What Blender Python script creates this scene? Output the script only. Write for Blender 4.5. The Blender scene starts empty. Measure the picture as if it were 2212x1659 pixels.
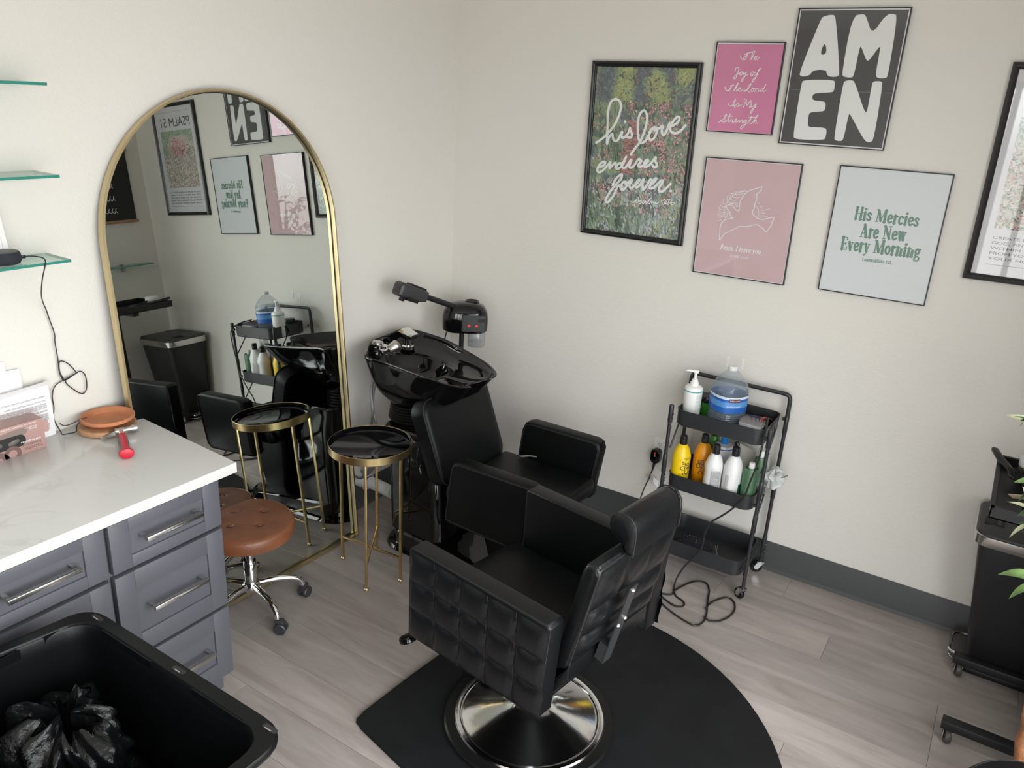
import bpy, bmesh, math, random
from mathutils import Vector, Matrix
sin, cos, pi = math.sin, math.cos, math.pi
SC = bpy.context.scene
COL = SC.collection

# ------------------------------------------------------------------ camera
def set_camera():
    yaw, pitch, roll = 2.125151422127362, -0.3476928236315291, 0.05627606888917175
    f = Vector((cos(pitch) * cos(yaw), cos(pitch) * sin(yaw), sin(pitch)))
    r = Vector((sin(yaw), -cos(yaw), 0)); u = r.cross(f)
    r2 = cos(roll) * r + sin(roll) * u; u2 = -sin(roll) * r + cos(roll) * u
    cam = bpy.data.objects.new('camera', bpy.data.cameras.new('camera')); COL.objects.link(cam)
    m = Matrix(((r2.x, u2.x, -f.x), (r2.y, u2.y, -f.y), (r2.z, u2.z, -f.z)))
    cam.matrix_world = Matrix.Translation((2.63656, -3.550055, 2.107479)) @ m.to_4x4()
    cam.data.sensor_width = 36; cam.data.lens = 1715.1134 * 36 / 2212
    cam.data.clip_start = 0.02
    SC.camera = cam
set_camera()

# ------------------------------------------------------------------ world: bright overcast daylight outside the windows
W = bpy.data.worlds.new('daylight'); SC.world = W; W.use_nodes = True
nt = W.node_tree; nt.nodes.clear()
tc = nt.nodes.new('ShaderNodeTexCoord'); sx = nt.nodes.new('ShaderNodeSeparateXYZ')
cr = nt.nodes.new('ShaderNodeValToRGB'); bg = nt.nodes.new('ShaderNodeBackground'); wo = nt.nodes.new('ShaderNodeOutputWorld')
nt.links.new(tc.outputs['Generated'], sx.inputs[0])
mr = nt.nodes.new('ShaderNodeMapRange'); mr.inputs['From Min'].default_value = -1; mr.inputs['From Max'].default_value = 1
nt.links.new(sx.outputs['Z'], mr.inputs['Value']); nt.links.new(mr.outputs[0], cr.inputs[0])
e = cr.color_ramp.elements
e[0].position = 0.0; e[0].color = (.42, .40, .38, 1)
e[1].position = 1.0; e[1].color = (.95, 1.0, 1.08, 1)
for pos, c in ((.485, (.50, .49, .48, 1)), (.505, (.80, .82, .85, 1)), (.56, (1.0, 1.0, 1.0, 1))):
    q = e.new(pos); q.color = c
nt.links.new(cr.outputs[0], bg.inputs[0]); bg.inputs[1].default_value = 5.2
nt.links.new(bg.outputs[0], wo.inputs[0])

def portal(name, loc, rot, sx_, sy_):
    l = bpy.data.lights.new(name, 'AREA'); l.shape = 'RECTANGLE'; l.size = sx_; l.size_y = sy_
    l.cycles.is_portal = True
    o = bpy.data.objects.new(name, l); COL.objects.link(o); o.location = loc; o.rotation_euler = rot
WR = (-4.62, -1.22, .12, 2.45)      # window in the right wall: y0 y1 z0 z1
WF = (2.05, 3.12, .12, 2.45)         # window in the front wall: x0 x1 z0 z1
RX, RY, RZ = 3.3, -4.9, 2.85        # room size
portal('window_portal', (RX + .05, (WR[0] + WR[1]) / 2, (WR[2] + WR[3]) / 2), (0, pi / 2, 0), WR[3] - WR[2], WR[1] - WR[0])
portal('window_portal', ((WF[0] + WF[1]) / 2, RY - .05, (WF[2] + WF[3]) / 2), (pi / 2, 0, 0), WF[1] - WF[0], WF[3] - WF[2])
SC.view_settings.view_transform = 'Standard'; SC.view_settings.look = 'None'
SC.view_settings.exposure = 0.84; SC.view_settings.gamma = 1; SC.view_settings.use_curve_mapping = False
SC.cycles.use_denoising = True
try: SC.cycles.denoiser = 'OPENIMAGEDENOISE'
except Exception: pass
SC.cycles.max_bounces = 12; SC.cycles.diffuse_bounces = 6; SC.cycles.glossy_bounces = 6
SC.cycles.transparent_max_bounces = 16; SC.cycles.transmission_bounces = 8
SC.cycles.sample_clamp_indirect = 8; SC.cycles.caustics_reflective = False; SC.cycles.caustics_refractive = False

# ------------------------------------------------------------------ materials
MATS = {}
def mat(name, col, rough=.5, metal=0., bump=None, var=None, coat=0, spec=.5, trans=0, sheen=0):
    """bump=(scale, strength, detail) ; var=(scale, amount) subtle colour variation"""
    if name in MATS: return MATS[name]
    m = bpy.data.materials.new(name); m.use_nodes = True
    n = m.node_tree; p = n.nodes['Principled BSDF']
    p.inputs['Base Color'].default_value = (*col, 1); p.inputs['Roughness'].default_value = rough
    p.inputs['Metallic'].default_value = metal; p.inputs['Specular IOR Level'].default_value = spec
    p.inputs['Coat Weight'].default_value = coat; p.inputs['Transmission Weight'].default_value = trans
    p.inputs['Sheen Weight'].default_value = sheen
    if bump or var:
        t = n.nodes.new('ShaderNodeTexCoord')
    if bump:
        z = n.nodes.new('ShaderNodeTexNoise'); z.inputs['Scale'].default_value = bump[0]
        z.inputs['Detail'].default_value = bump[2] if len(bump) > 2 else 3
        b = n.nodes.new('ShaderNodeBump'); b.inputs['Strength'].default_value = bump[1]; b.inputs['Distance'].default_value = .01
        n.links.new(t.outputs['Object'], z.inputs['Vector']); n.links.new(z.outputs['Fac'], b.inputs['Height']); n.links.new(b.outputs[0], p.inputs['Normal'])
    if var:
        z = n.nodes.new('ShaderNodeTexNoise'); z.inputs['Scale'].default_value = var[0]; z.inputs['Detail'].default_value = 5
        r = n.nodes.new('ShaderNodeValToRGB'); k = var[1]
        r.color_ramp.elements[0].color = (*[c * (1 - k) for c in col], 1); r.color_ramp.elements[0].position = .3
        r.color_ramp.elements[1].color = (*[min(1, c * (1 + k)) for c in col], 1); r.color_ramp.elements[1].position = .7
        n.links.new(t.outputs['Object'], z.inputs['Vector']); n.links.new(z.outputs['Fac'], r.inputs[0]); n.links.new(r.outputs[0], p.inputs['Base Color'])
    MATS[name] = m
    return m

def clear_mat(name, tint=(1, 1, 1), ior=1.45, rough=.02, body=None, amount=0.):
    """see-through sheet: transparent + fresnel gloss (+ a little diffuse body)"""
    if name in MATS: return MATS[name]
    m = bpy.data.materials.new(name); m.use_nodes = True; n = m.node_tree; n.nodes.clear()
    o = n.nodes.new('ShaderNodeOutputMaterial'); t = n.nodes.new('ShaderNodeBsdfTransparent'); t.inputs[0].default_value = (*tint, 1)
    g = n.nodes.new('ShaderNodeBsdfGlossy'); g.inputs['Roughness'].default_value = rough
    lw = n.nodes.new('ShaderNodeLayerWeight'); lw.inputs['Blend'].default_value = .5     # Schlick, the same from both sides
    pw = n.nodes.new('ShaderNodeMath'); pw.operation = 'POWER'; pw.inputs[1].default_value = 5; n.links.new(lw.outputs['Facing'], pw.inputs[0])
    f0 = ((ior - 1) / (ior + 1)) ** 2
    f = n.nodes.new('ShaderNodeMath'); f.operation = 'MULTIPLY_ADD'; f.inputs[1].default_value = 1 - f0; f.inputs[2].default_value = f0; n.links.new(pw.outputs[0], f.inputs[0])
    x = n.nodes.new('ShaderNodeMixShader'); last = t
    if body:
        d = n.nodes.new('ShaderNodeBsdfDiffuse'); d.inputs[0].default_value = (*body, 1)
        y = n.nodes.new('ShaderNodeMixShader'); y.inputs[0].default_value = amount
        n.links.new(t.outputs[0], y.inputs[1]); n.links.new(d.outputs[0], y.inputs[2]); last = y
    n.links.new(f.outputs[0], x.inputs[0]); n.links.new(last.outputs[0], x.inputs[1]); n.links.new(g.outputs[0], x.inputs[2])
    n.links.new(x.outputs[0], o.inputs[0]); MATS[name] = m
    return m

def emit_mat(name, col, s):
    m = mat(name, col, .4); p = m.node_tree.nodes['Principled BSDF']
    p.inputs['Emission Color'].default_value = (*col, 1); p.inputs['Emission Strength'].default_value = s
    return m

def wall_mat():
    m = mat('wall_paint', (.70, .677, .638), .72); n = m.node_tree; p = n.nodes['Principled BSDF']
    t = n.nodes.new('ShaderNodeTexCoord')
    a = n.nodes.new('ShaderNodeTexNoise'); a.inputs['Scale'].default_value = 125; a.inputs['Detail'].default_value = 2.5
    c = n.nodes.new('ShaderNodeTexNoise'); c.inputs['Scale'].default_value = 38; c.inputs['Detail'].default_value = 1
    rp = n.nodes.new('ShaderNodeValToRGB'); rp.color_ramp.elements[0].position = .47; rp.color_ramp.elements[1].position = .66
    ad = n.nodes.new('ShaderNodeMath'); ad.operation = 'MULTIPLY_ADD'; ad.inputs[1].default_value = .55
    b = n.nodes.new('ShaderNodeBump'); b.inputs['Strength'].default_value = .26; b.inputs['Distance'].default_value = .003
    n.links.new(t.outputs['Object'], a.inputs['Vector']); n.links.new(t.outputs['Object'], c.inputs['Vector'])
    n.links.new(a.outputs['Fac'], rp.inputs[0]); n.links.new(rp.outputs[0], ad.inputs[0]); n.links.new(c.outputs['Fac'], ad.inputs[2])
    n.links.new(ad.outputs[0], b.inputs['Height']); n.links.new(b.outputs[0], p.inputs['Normal'])
    return m

def plank_mat():
    m = mat('plank_vinyl', (.3, .27, .25), .36); n = m.node_tree; p = n.nodes['Principled BSDF']
    t = n.nodes.new('ShaderNodeTexCoord'); oi = n.nodes.new('ShaderNodeObjectInfo')
    add = n.nodes.new('ShaderNodeVectorMath'); add.operation = 'MULTIPLY_ADD'
    cmb = n.nodes.new('ShaderNodeCombineXYZ')
    mu = n.nodes.new('ShaderNodeMath'); mu.operation = 'MULTIPLY'; mu.inputs[1].default_value = 37
    n.links.new(oi.outputs['Random'], mu.inputs[0]); n.links.new(mu.outputs[0], cmb.inputs[0]); n.links.new(mu.outputs[0], cmb.inputs[1])
    n.links.new(t.outputs['Object'], add.inputs[0]); add.inputs[1].default_value = (1.3, 9, 9); n.links.new(cmb.outputs[0], add.inputs[2])
    z = n.nodes.new('ShaderNodeTexNoise'); z.inputs['Scale'].default_value = 1.7; z.inputs['Detail'].default_value = 7; z.inputs['Roughness'].default_value = .62; z.inputs['Distortion'].default_value = .7
    n.links.new(add.outputs[0], z.inputs['Vector'])
    r = n.nodes.new('ShaderNodeValToRGB'); e = r.color_ramp.elements
    e[0].position = .25; e[0].color = (.285, .240, .220, 1); e[1].position = .72; e[1].color = (.465, .412, .386, 1)
    q = e.new(.48); q.color = (.380, .332, .308, 1)
    n.links.new(z.outputs['Fac'], r.inputs[0])
    hs = n.nodes.new('ShaderNodeHueSaturation'); mv = n.nodes.new('ShaderNodeMapRange')
    mv.inputs['To Min'].default_value = .88; mv.inputs['To Max'].default_value = 1.12
    n.links.new(oi.outputs['Random'], mv.inputs['Value']); n.links.new(mv.outputs[0], hs.inputs['Value']); n.links.new(r.outputs[0], hs.inputs['Color'])
    n.links.new(hs.outputs[0], p.inputs['Base Color'])
    b = n.nodes.new('ShaderNodeBump'); b.inputs['Strength'].default_value = .08; b.inputs['Distance'].default_value = .002
    n.links.new(z.outputs['Fac'], b.inputs['Height']); n.links.new(b.outputs[0], p.inputs['Normal'])
    return m

def quartz_mat():
    m = mat('white_quartz', (.70, .69, .675), .22); n = m.node_tree; p = n.nodes['Principled BSDF']
    t = n.nodes.new('ShaderNodeTexCoord')
    z = n.nodes.new('ShaderNodeTexNoise'); z.inputs['Scale'].default_value = 3.2; z.inputs['Detail'].default_value = 6; z.inputs['Distortion'].default_value = 1.3
    w = n.nodes.new('ShaderNodeTexNoise'); w.inputs['Scale'].default_value = 9; w.inputs['Detail'].default_value = 4
    n.links.new(t.outputs['Object'], z.inputs['Vector']); n.links.new(t.outputs['Object'], w.inputs['Vector'])
    r = n.nodes.new('ShaderNodeValToRGB'); e = r.color_ramp.elements
    e[0].position = .470; e[0].color = (0, 0, 0, 1); e[1].position = .530; e[1].color = (0, 0, 0, 1)
    q = e.new(.5); q.color = (1, 1, 1, 1)
    n.links.new(z.outputs['Fac'], r.inputs[0])
    k = n.nodes.new('ShaderNodeMath'); k.operation = 'MULTIPLY'; n.links.new(r.outputs[0], k.inputs[0])
    wr = n.nodes.new('ShaderNodeMapRange'); wr.inputs['From Min'].default_value = .45; wr.inputs['From Max'].default_value = .75
    wr.inputs['To Max'].default_value = .55
    n.links.new(w.outputs['Fac'], wr.inputs['Value']); n.links.new(wr.outputs[0], k.inputs[1])
    mx = n.nodes.new('ShaderNodeMix'); mx.data_type = 'RGBA'; mx.inputs['A'].default_value = (.60, .594, .582, 1); mx.inputs['B'].default_value = (.45, .44, .425, 1)
    n.links.new(k.outputs[0], mx.inputs['Factor']); n.links.new(mx.outputs['Result'], p.inputs['Base Color'])
    return m

def attr_mat(name, rough=.6):
    m = mat(name, (1, 1, 1), rough); n = m.node_tree; p = n.nodes['Principled BSDF']
    a = n.nodes.new('ShaderNodeAttribute'); a.attribute_name = 'ink'; n.links.new(a.outputs['Color'], p.inputs['Base Color'])
    return m

WALL = wall_mat(); PLANK = plank_mat(); QUARTZ = quartz_mat(); INKDABS = attr_mat('painted_dabs', .55)
CEIL = mat('ceiling_white', (.82, .81, .79), .8)
COVE = mat('cove_vinyl', (.055, .058, .060), .45, spec=.35)
LEATHER = mat('black_leather', (.0042, .0046, .0055), .36, bump=(260, .10, 2), spec=.32)
LEATHER_WORN = mat('black_leather_grained', (.0042, .0046, .0055), .31, bump=(90, .10, 4), spec=.40)
VINYL = mat('black_vinyl_smooth', (.0038, .0041, .0048), .42, bump=(420, .07, 2), spec=.20)
SEAM = mat('black_thread', (.006, .006, .007), .7)
CHROME = mat('chrome', (.80, .81, .82), .07, 1)
CHROME_WORN = mat('chrome_worn', (.78, .78, .78), .12, 1, bump=(35, .025, 4))
NICKEL = mat('brushed_nickel', (.60, .58, .55), .26, 1)
STEEL = mat('satin_steel', (.55, .55, .54), .28, 1)
GOLD = mat('brushed_gold', (.62, .47, .24), .30, 1, var=(14, .16))
GOLDFRAME = mat('satin_gold', (.60, .49, .29), .34, 1, var=(5, .08))
GLOSSBLACK = mat('gloss_black', (.003, .003, .0035), .05, spec=.5)
LACQUER = mat('black_enamel', (.003, .003, .004), .05)
MATTEBLACK = mat('matte_black_metal', (.010, .0105, .012), .45, spec=.4)
BLACKPLASTIC = mat('black_plastic', (.009, .0095, .010), .38, spec=.4)
TOTE = mat('black_tote_plastic', (.0036, .0039, .0047), .36, bump=(300, .05, 2), spec=.24)
RUBBER = mat('black_rubber', (.005, .005, .005), .38, spec=.32)
MAT = mat('black_foam_mat', (.0070, .0075, .0086), .55, bump=(500, .08, 2), var=(9, .25), spec=.24)
CORD = mat('black_cord', (.016, .014, .014), .45)
GREYPAINT = mat('grey_cabinet_paint', (.092, .093, .110), .42, bump=(60, .03, 2))
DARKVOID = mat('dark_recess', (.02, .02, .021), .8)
TAN = mat('tan_leather', (.185, .066, .030), .38, bump=(120, .14, 4), var=(7, .3))
TERRA = mat('terracotta', (.46, .175, .078), .6, var=(18, .16))
WOOD = mat('pale_wood', (.40, .225, .125), .55, var=(22, .25))
RED = mat('red_rubber', (.52, .012, .035), .42)
GREYRUB = mat('grey_rubber', (.13, .12, .12), .5)
WHITEPL = mat('white_plastic', (.80, .80, .79), .32)
PAPER = mat('white_paper', (.80, .80, .82), .7)
INK = mat('grey_ink', (.25, .25, .27), .7)
MIRROR = mat('mirror_silver', (.65, .69, .66), .0, 1)
FRAMEBLACK = mat('frame_black', (.012, .012, .013), .22)
FRAMETHIN = mat('frame_black_thin', (.010, .010, .018), .35)
GLAZE = clear_mat('picture_glazing', (.97, .97, .97), 1.85, .02)
GLASSPANE = clear_mat('window_glass', (.98, .99, .98), 1.45, .0)
GREENGLASS = clear_mat('shelf_glass', (.80, .92, .88), 1.5, .01)
GLASSEDGE = mat('shelf_glass_edge', (.035, .235, .185), .12, spec=.6)
WHITEINK = mat('white_print', (.83, .85, .85), .6)

# ------------------------------------------------------------------ mesh builder
class B:
    def __init__(s): s.bm = bmesh.new(); s.mi = 0
    def _tag(s, faces):
        for f in faces: f.material_index = s.mi
    def box(s, x0, x1, y0, y1, z0, z1, r=0, seg=2, M=None):
        vs = [s.bm.verts.new((x, y, z)) for x in (x0, x1) for y in (y0, y1) for z in (z0, z1)]
        fs = [s.bm.faces.new([vs[i] for i in q]) for q in ((0, 1, 3, 2), (4, 6, 7, 5), (0, 4, 5, 1), (2, 3, 7, 6), (0, 2, 6, 4), (1, 5, 7, 3))]
        s._tag(fs)
        if r:
            es = list({e for f in fs for e in f.edges})
            res = bmesh.ops.bevel(s.bm, geom=es, offset=r, segments=seg, profile=.5, affect='EDGES')
            s._tag(res['faces']); vs = list({v for f in res['faces'] for v in f.verts} | {v for v in vs if v.is_valid})
        if M is not None: bmesh.ops.transform(s.bm, matrix=M, verts=vs)
        return s
    def loft(s, loops, cap0=True, cap1=True, closed=True, M=None):
        rows = [[s.bm.verts.new(Vector(p)) for p in lp] for lp in loops]; n = len(rows[0]); fs = []
        for a, b in zip(rows, rows[1:]):
            for i in range(n if closed else n - 1):
                j = (i + 1) % n
                fs.append(s.bm.faces.new((a[i], a[j], b[j], b[i])))
        if cap0 and closed: fs.append(s.bm.faces.new(rows[0][::-1]))
        if cap1 and closed: fs.append(s.bm.faces.new(rows[-1]))
        s._tag(fs)
        if M is not None: bmesh.ops.transform(s.bm, matrix=M, verts=[v for r in rows for v in r])
        return s
    def tube(s, path, r, seg=8, closed=False, cap=True, flat=None):
        P = [Vector(p) for p in path]; n = len(P); R = r if isinstance(r, (list, tuple)) else [r] * n
        tans = []
        for i in range(n):
            if closed: t = P[(i + 1) % n] - P[i - 1]
            else: t = P[min(i + 1, n - 1)] - P[max(i - 1, 0)]
            tans.append(t.normalized() if t.length > 1e-9 else Vector((0, 0, 1)))
        up = Vector((0, 0, 1)) if abs(tans[0].z) < .9 else Vector((1, 0, 0))
        nrm = (up - tans[0] * up.dot(tans[0])).normalized(); loops = []
        for i in range(n):
            nrm = (nrm - tans[i] * nrm.dot(tans[i])); nrm = nrm.normalized() if nrm.length > 1e-6 else tans[i].orthogonal().normalized()
            bi = tans[i].cross(nrm)
            loops.append([P[i] + (nrm * cos(2 * pi * k / seg) + bi * sin(2 * pi * k / seg)) * R[i] for k in range(seg)])
        if closed: loops.append(loops[0]); s.loft(loops, False, False)
        else: s.loft(loops, cap, cap)
        return s
    def lathe(s, prof, seg=32, c=(0, 0, 0), M=None, squash=(1, 1), cap=True):
        loops = [[(c[0] + r * squash[0] * cos(2 * pi * k / seg), c[1] + r * squash[1] * sin(2 * pi * k / seg), c[2] + z) for k in range(seg)] for r, z in prof]
        s.loft(loops, cap and prof[0][0] > 1e-6, cap and prof[-1][0] > 1e-6, True, M)
        return s
    def prism(s, poly, h0, h1, axis='z', r=0, seg=2, M=None):
        def mk(a, b, h): return (a, b, h) if axis == 'z' else ((a, h, b) if axis == 'y' else (h, a, b))
        lo = [s.bm.verts.new(mk(a, b, h0)) for a, b in poly]; hi = [s.bm.verts.new(mk(a, b, h1)) for a, b in poly]; n = len(poly)
        fs = [s.bm.faces.new((lo[i], lo[(i + 1) % n], hi[(i + 1) % n], hi[i])) for i in range(n)]
        fs += [s.bm.faces.new(lo[::-1]), s.bm.faces.new(hi)]; s._tag(fs); vs = lo + hi
        if r:
            es = list({e for f in fs[-2:] for e in f.edges})
            res = bmesh.ops.bevel(s.bm, geom=es, offset=r, segments=seg, profile=.5, affect='EDGES')
            s._tag(res['faces']); vs = list({v for f in res['faces'] for v in f.verts} | {v for v in vs if v.is_valid})
        if M is not None: bmesh.ops.transform(s.bm, matrix=M, verts=vs)
        return s
    def face(s, pts):
        f = s.bm.faces.new([s.bm.verts.new(Vector(p)) for p in pts]); s._tag([f]); return s
    def grid(s, fn, nu, nv):
        V = [[s.bm.verts.new(Vector(fn(i / nu, j / nv))) for j in range(nv + 1)] for i in range(nu + 1)]
        s._tag([s.bm.faces.new((V[i][j], V[i + 1][j], V[i + 1][j + 1], V[i][j + 1])) for i in range(nu) for j in range(nv)])
        return s
    def quilt(s, o, u, v, n, cu, cv, amp, res=6, p=.45):
        o, u, v, n = Vector(o), Vector(u), Vector(v), Vector(n).normalized()
        def fn(a, b):
            h = (abs(sin(pi * a * cu)) * abs(sin(pi * b * cv))) ** p
            return o + u * a + v * b + n * (amp * h)
        return s.grid(fn, cu * res, cv * res)
    def sphere(s, c, r, seg=12, sq=(1, 1, 1)):
        pr = [(r * sin(pi * k / (seg // 2)), -r * cos(pi * k / (seg // 2))) for k in range(seg // 2 + 1)]
        pr[0] = (1e-4, -r); pr[-1] = (1e-4, r)
        loops = [[(c[0] + a * sq[0] * cos(2 * pi * k / seg), c[1] + a * sq[1] * sin(2 * pi * k / seg), c[2] + z * sq[2]) for k in range(seg)] for a, z in pr]
        return s.loft(loops)

def thing(name, label, cat, loc=(0, 0, 0), rz=0, group=None, wc=False):
    o = bpy.data.objects.new(name, None); COL.objects.link(o); o.empty_display_size = .05
    o.location = loc; o.rotation_euler = (0, 0, rz); o['label'] = label; o['category'] = cat
    if group: o['group'] = group
    if wc: o['wc'] = 1
    return o
def top(o):
    while o.parent: o = o.parent
    return o
def obj(name, b, m, parent=None, smooth=True, ang=38, label=None, kind=None, dbl=True):
    bm = b.bm if isinstance(b, B) else b
    if dbl: bmesh.ops.remove_doubles(bm, verts=bm.verts[:], dist=1e-6)
    bmesh.ops.recalc_face_normals(bm, faces=bm.faces[:])
    if parent is not None and top(parent).get('wc'):
        bmesh.ops.translate(bm, verts=bm.verts[:], vec=-Vector(top(parent).location))
    if smooth:
        lim = math.radians(ang)
        for f in bm.faces: f.smooth = True
        for e_ in bm.edges:
            if len(e_.link_faces) == 2 and e_.calc_face_angle(0) > lim: e_.smooth = False
    me = bpy.data.meshes.new(name); bm.to_mesh(me); bm.free()
    for q in (m if isinstance(m, (list, tuple)) else [m]): me.materials.append(q)
    o = bpy.data.objects.new(name, me); COL.objects.link(o)
    if parent is not None: o.parent = parent
    if label: o['label'] = label
    if kind: o['kind'] = kind
    return o
def meshobj(name, me, m, parent, label=None):
    me.materials.clear(); me.materials.append(m)
    o = bpy.data.objects.new(name, me); COL.objects.link(o); o.parent = parent
    if label: o['label'] = label
    return o
def struct(name, b, m, parent=None, **k): return obj(name, b, m, parent, kind='structure', **k)
def tag(o, label, cat, group=None):
    o['label'] = label; o['category'] = cat
    if group: o['group'] = group
    return o
def clean_wc():
    for o in bpy.data.objects:
        if 'wc' in o: del o['wc']
def dup(root, loc, rz=0, label=None, group=None):
    c = root.copy(); COL.objects.link(c); c.location = loc; c.rotation_euler = (0, 0, rz)
    if label: c['label'] = label
    if group: c['group'] = group
    for ch in list(root.children):
        d = ch.copy(); COL.objects.link(d); d.parent = c
        for g in list(ch.children):
            e2 = g.copy(); COL.objects.link(e2); e2.parent = d
    return c
def cat(pts, n=6, closed=False):
    """Catmull-Rom through pts"""
    P = [Vector(p) for p in pts]; out = []; N = len(P)
    rng = range(N) if closed else range(N - 1)
    for i in rng:
        if closed: a, b, c, d = P[i - 1], P[i], P[(i + 1) % N], P[(i + 2) % N]
        else: a, b, c, d = P[max(i - 1, 0)], P[i], P[i + 1], P[min(i + 2, N - 1)]
        for k in range(n):
            t = k / n
            out.append(.5 * ((2 * b) + (c - a) * t + (2 * a - 5 * b + 4 * c - d) * t * t + (3 * b - a - 3 * c + d) * t ** 3))
    if not closed: out.append(P[-1])
    return out
def rrect(x0, x1, y0, y1, r, n=5):
    out = []
    for cx, cy, a0 in ((x1 - r, y1 - r, 0), (x0 + r, y1 - r, pi / 2), (x0 + r, y0 + r, pi), (x1 - r, y0 + r, 1.5 * pi)):
        for k in range(n + 1):
            a = a0 + pi / 2 * k / n; out.append((cx + r * cos(a), cy + r * sin(a)))
    return out
def chaikin(pts, it=2):
    P = [Vector((p[0], p[1])) for p in pts]
    for _ in range(it):
        Q = []
        for i in range(len(P)):
            a, b = P[i], P[(i + 1) % len(P)]; Q += [a * .75 + b * .25, a * .25 + b * .75]
        P = Q
    return [(p.x, p.y) for p in P]
INKSTEP = [0.0]
def stroke(b, pts, w, y, n=5):
    """flat ink ribbon in the x-z plane at depth y (a hair nearer with every step, so crossings do not share a plane)"""
    P = cat([(p[0], p[1], 0) for p in pts], n) if len(pts) > 2 else [Vector((p[0], p[1], 0)) for p in pts]
    Q = [P[0]]
    for p in P[1:]:
        if (p - Q[-1]).length > w * .12: Q.append(p)
    if len(Q) < 2: Q.append(P[-1] + Vector((w * .15, 0, 0)))
    k0 = INKSTEP[0]; rows = []; N = len(Q)
    def yy(i): return y - (k0 + i) * 5e-7
    for i, p in enumerate(Q):
        t = (Q[min(i + 1, N - 1)] - Q[max(i - 1, 0)]).normalized(); nn = Vector((-t.y, t.x, 0)); h = w / 2
        rows.append((b.bm.verts.new((p.x + nn.x * h, yy(i), p.y + nn.y * h)), b.bm.verts.new((p.x - nn.x * h, yy(i), p.y - nn.y * h)), t, nn))
    fs = [b.bm.faces.new((r[0], r[1], q[1], q[0])) for r, q in zip(rows, rows[1:])]
    for i, sgn in ((0, -1), (N - 1, 1)):
        p, (va, vb, t, nn) = Q[i], rows[i]; cap = [va, vb]
        for k in range(1, 6):
            c_ = pi * k / 6; d = -nn * cos(c_) + t * (sgn * sin(c_)); cap.append(b.bm.verts.new((p.x + d.x * w / 2, yy(i), p.y + d.y * w / 2)))
        fs.append(b.bm.faces.new(cap))
    b._tag(fs); INKSTEP[0] = (k0 + N) % 900
_fonts = {}
def text_pts(body, size=1., align='LEFT', shear=0, res=3, bold=0):
    cu = bpy.data.curves.new('txt', 'FONT'); cu.body = body; cu.size = size; cu.align_x = align; cu.shear = shear; cu.resolution_u = res; cu.offset = bold
    o = bpy.data.objects.new('txt', cu); COL.objects.link(o)
    dg = bpy.context.evaluated_depsgraph_get(); me = bpy.data.meshes.new_from_object(o.evaluated_get(dg))
    V = [tuple(v.co) for v in me.vertices]; F = [tuple(p.vertices) for p in me.polygons]
    bpy.data.objects.remove(o); bpy.data.curves.remove(cu); bpy.data.meshes.remove(me)
    return V, F
def add_text(b, body, fn, size=1., align='LEFT', shear=0, width=None, bold=0):
    """fn maps text-plane (x, y) to a 3-D point; width stretches the line to that length"""
    V, F = text_pts(body, size, align, shear, 3, bold)
    if not V: return
    k = 1
    if width: x0 = min(v[0] for v in V); x1 = max(v[0] for v in V); k = width / max(1e-6, x1 - x0)
    vs = [b.bm.verts.new(Vector(fn(v[0] * k, v[1]))) for v in V]
    for f in F:
        try: b._tag([b.bm.faces.new([vs[i] for i in f])])
        except Exception: pass
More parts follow.
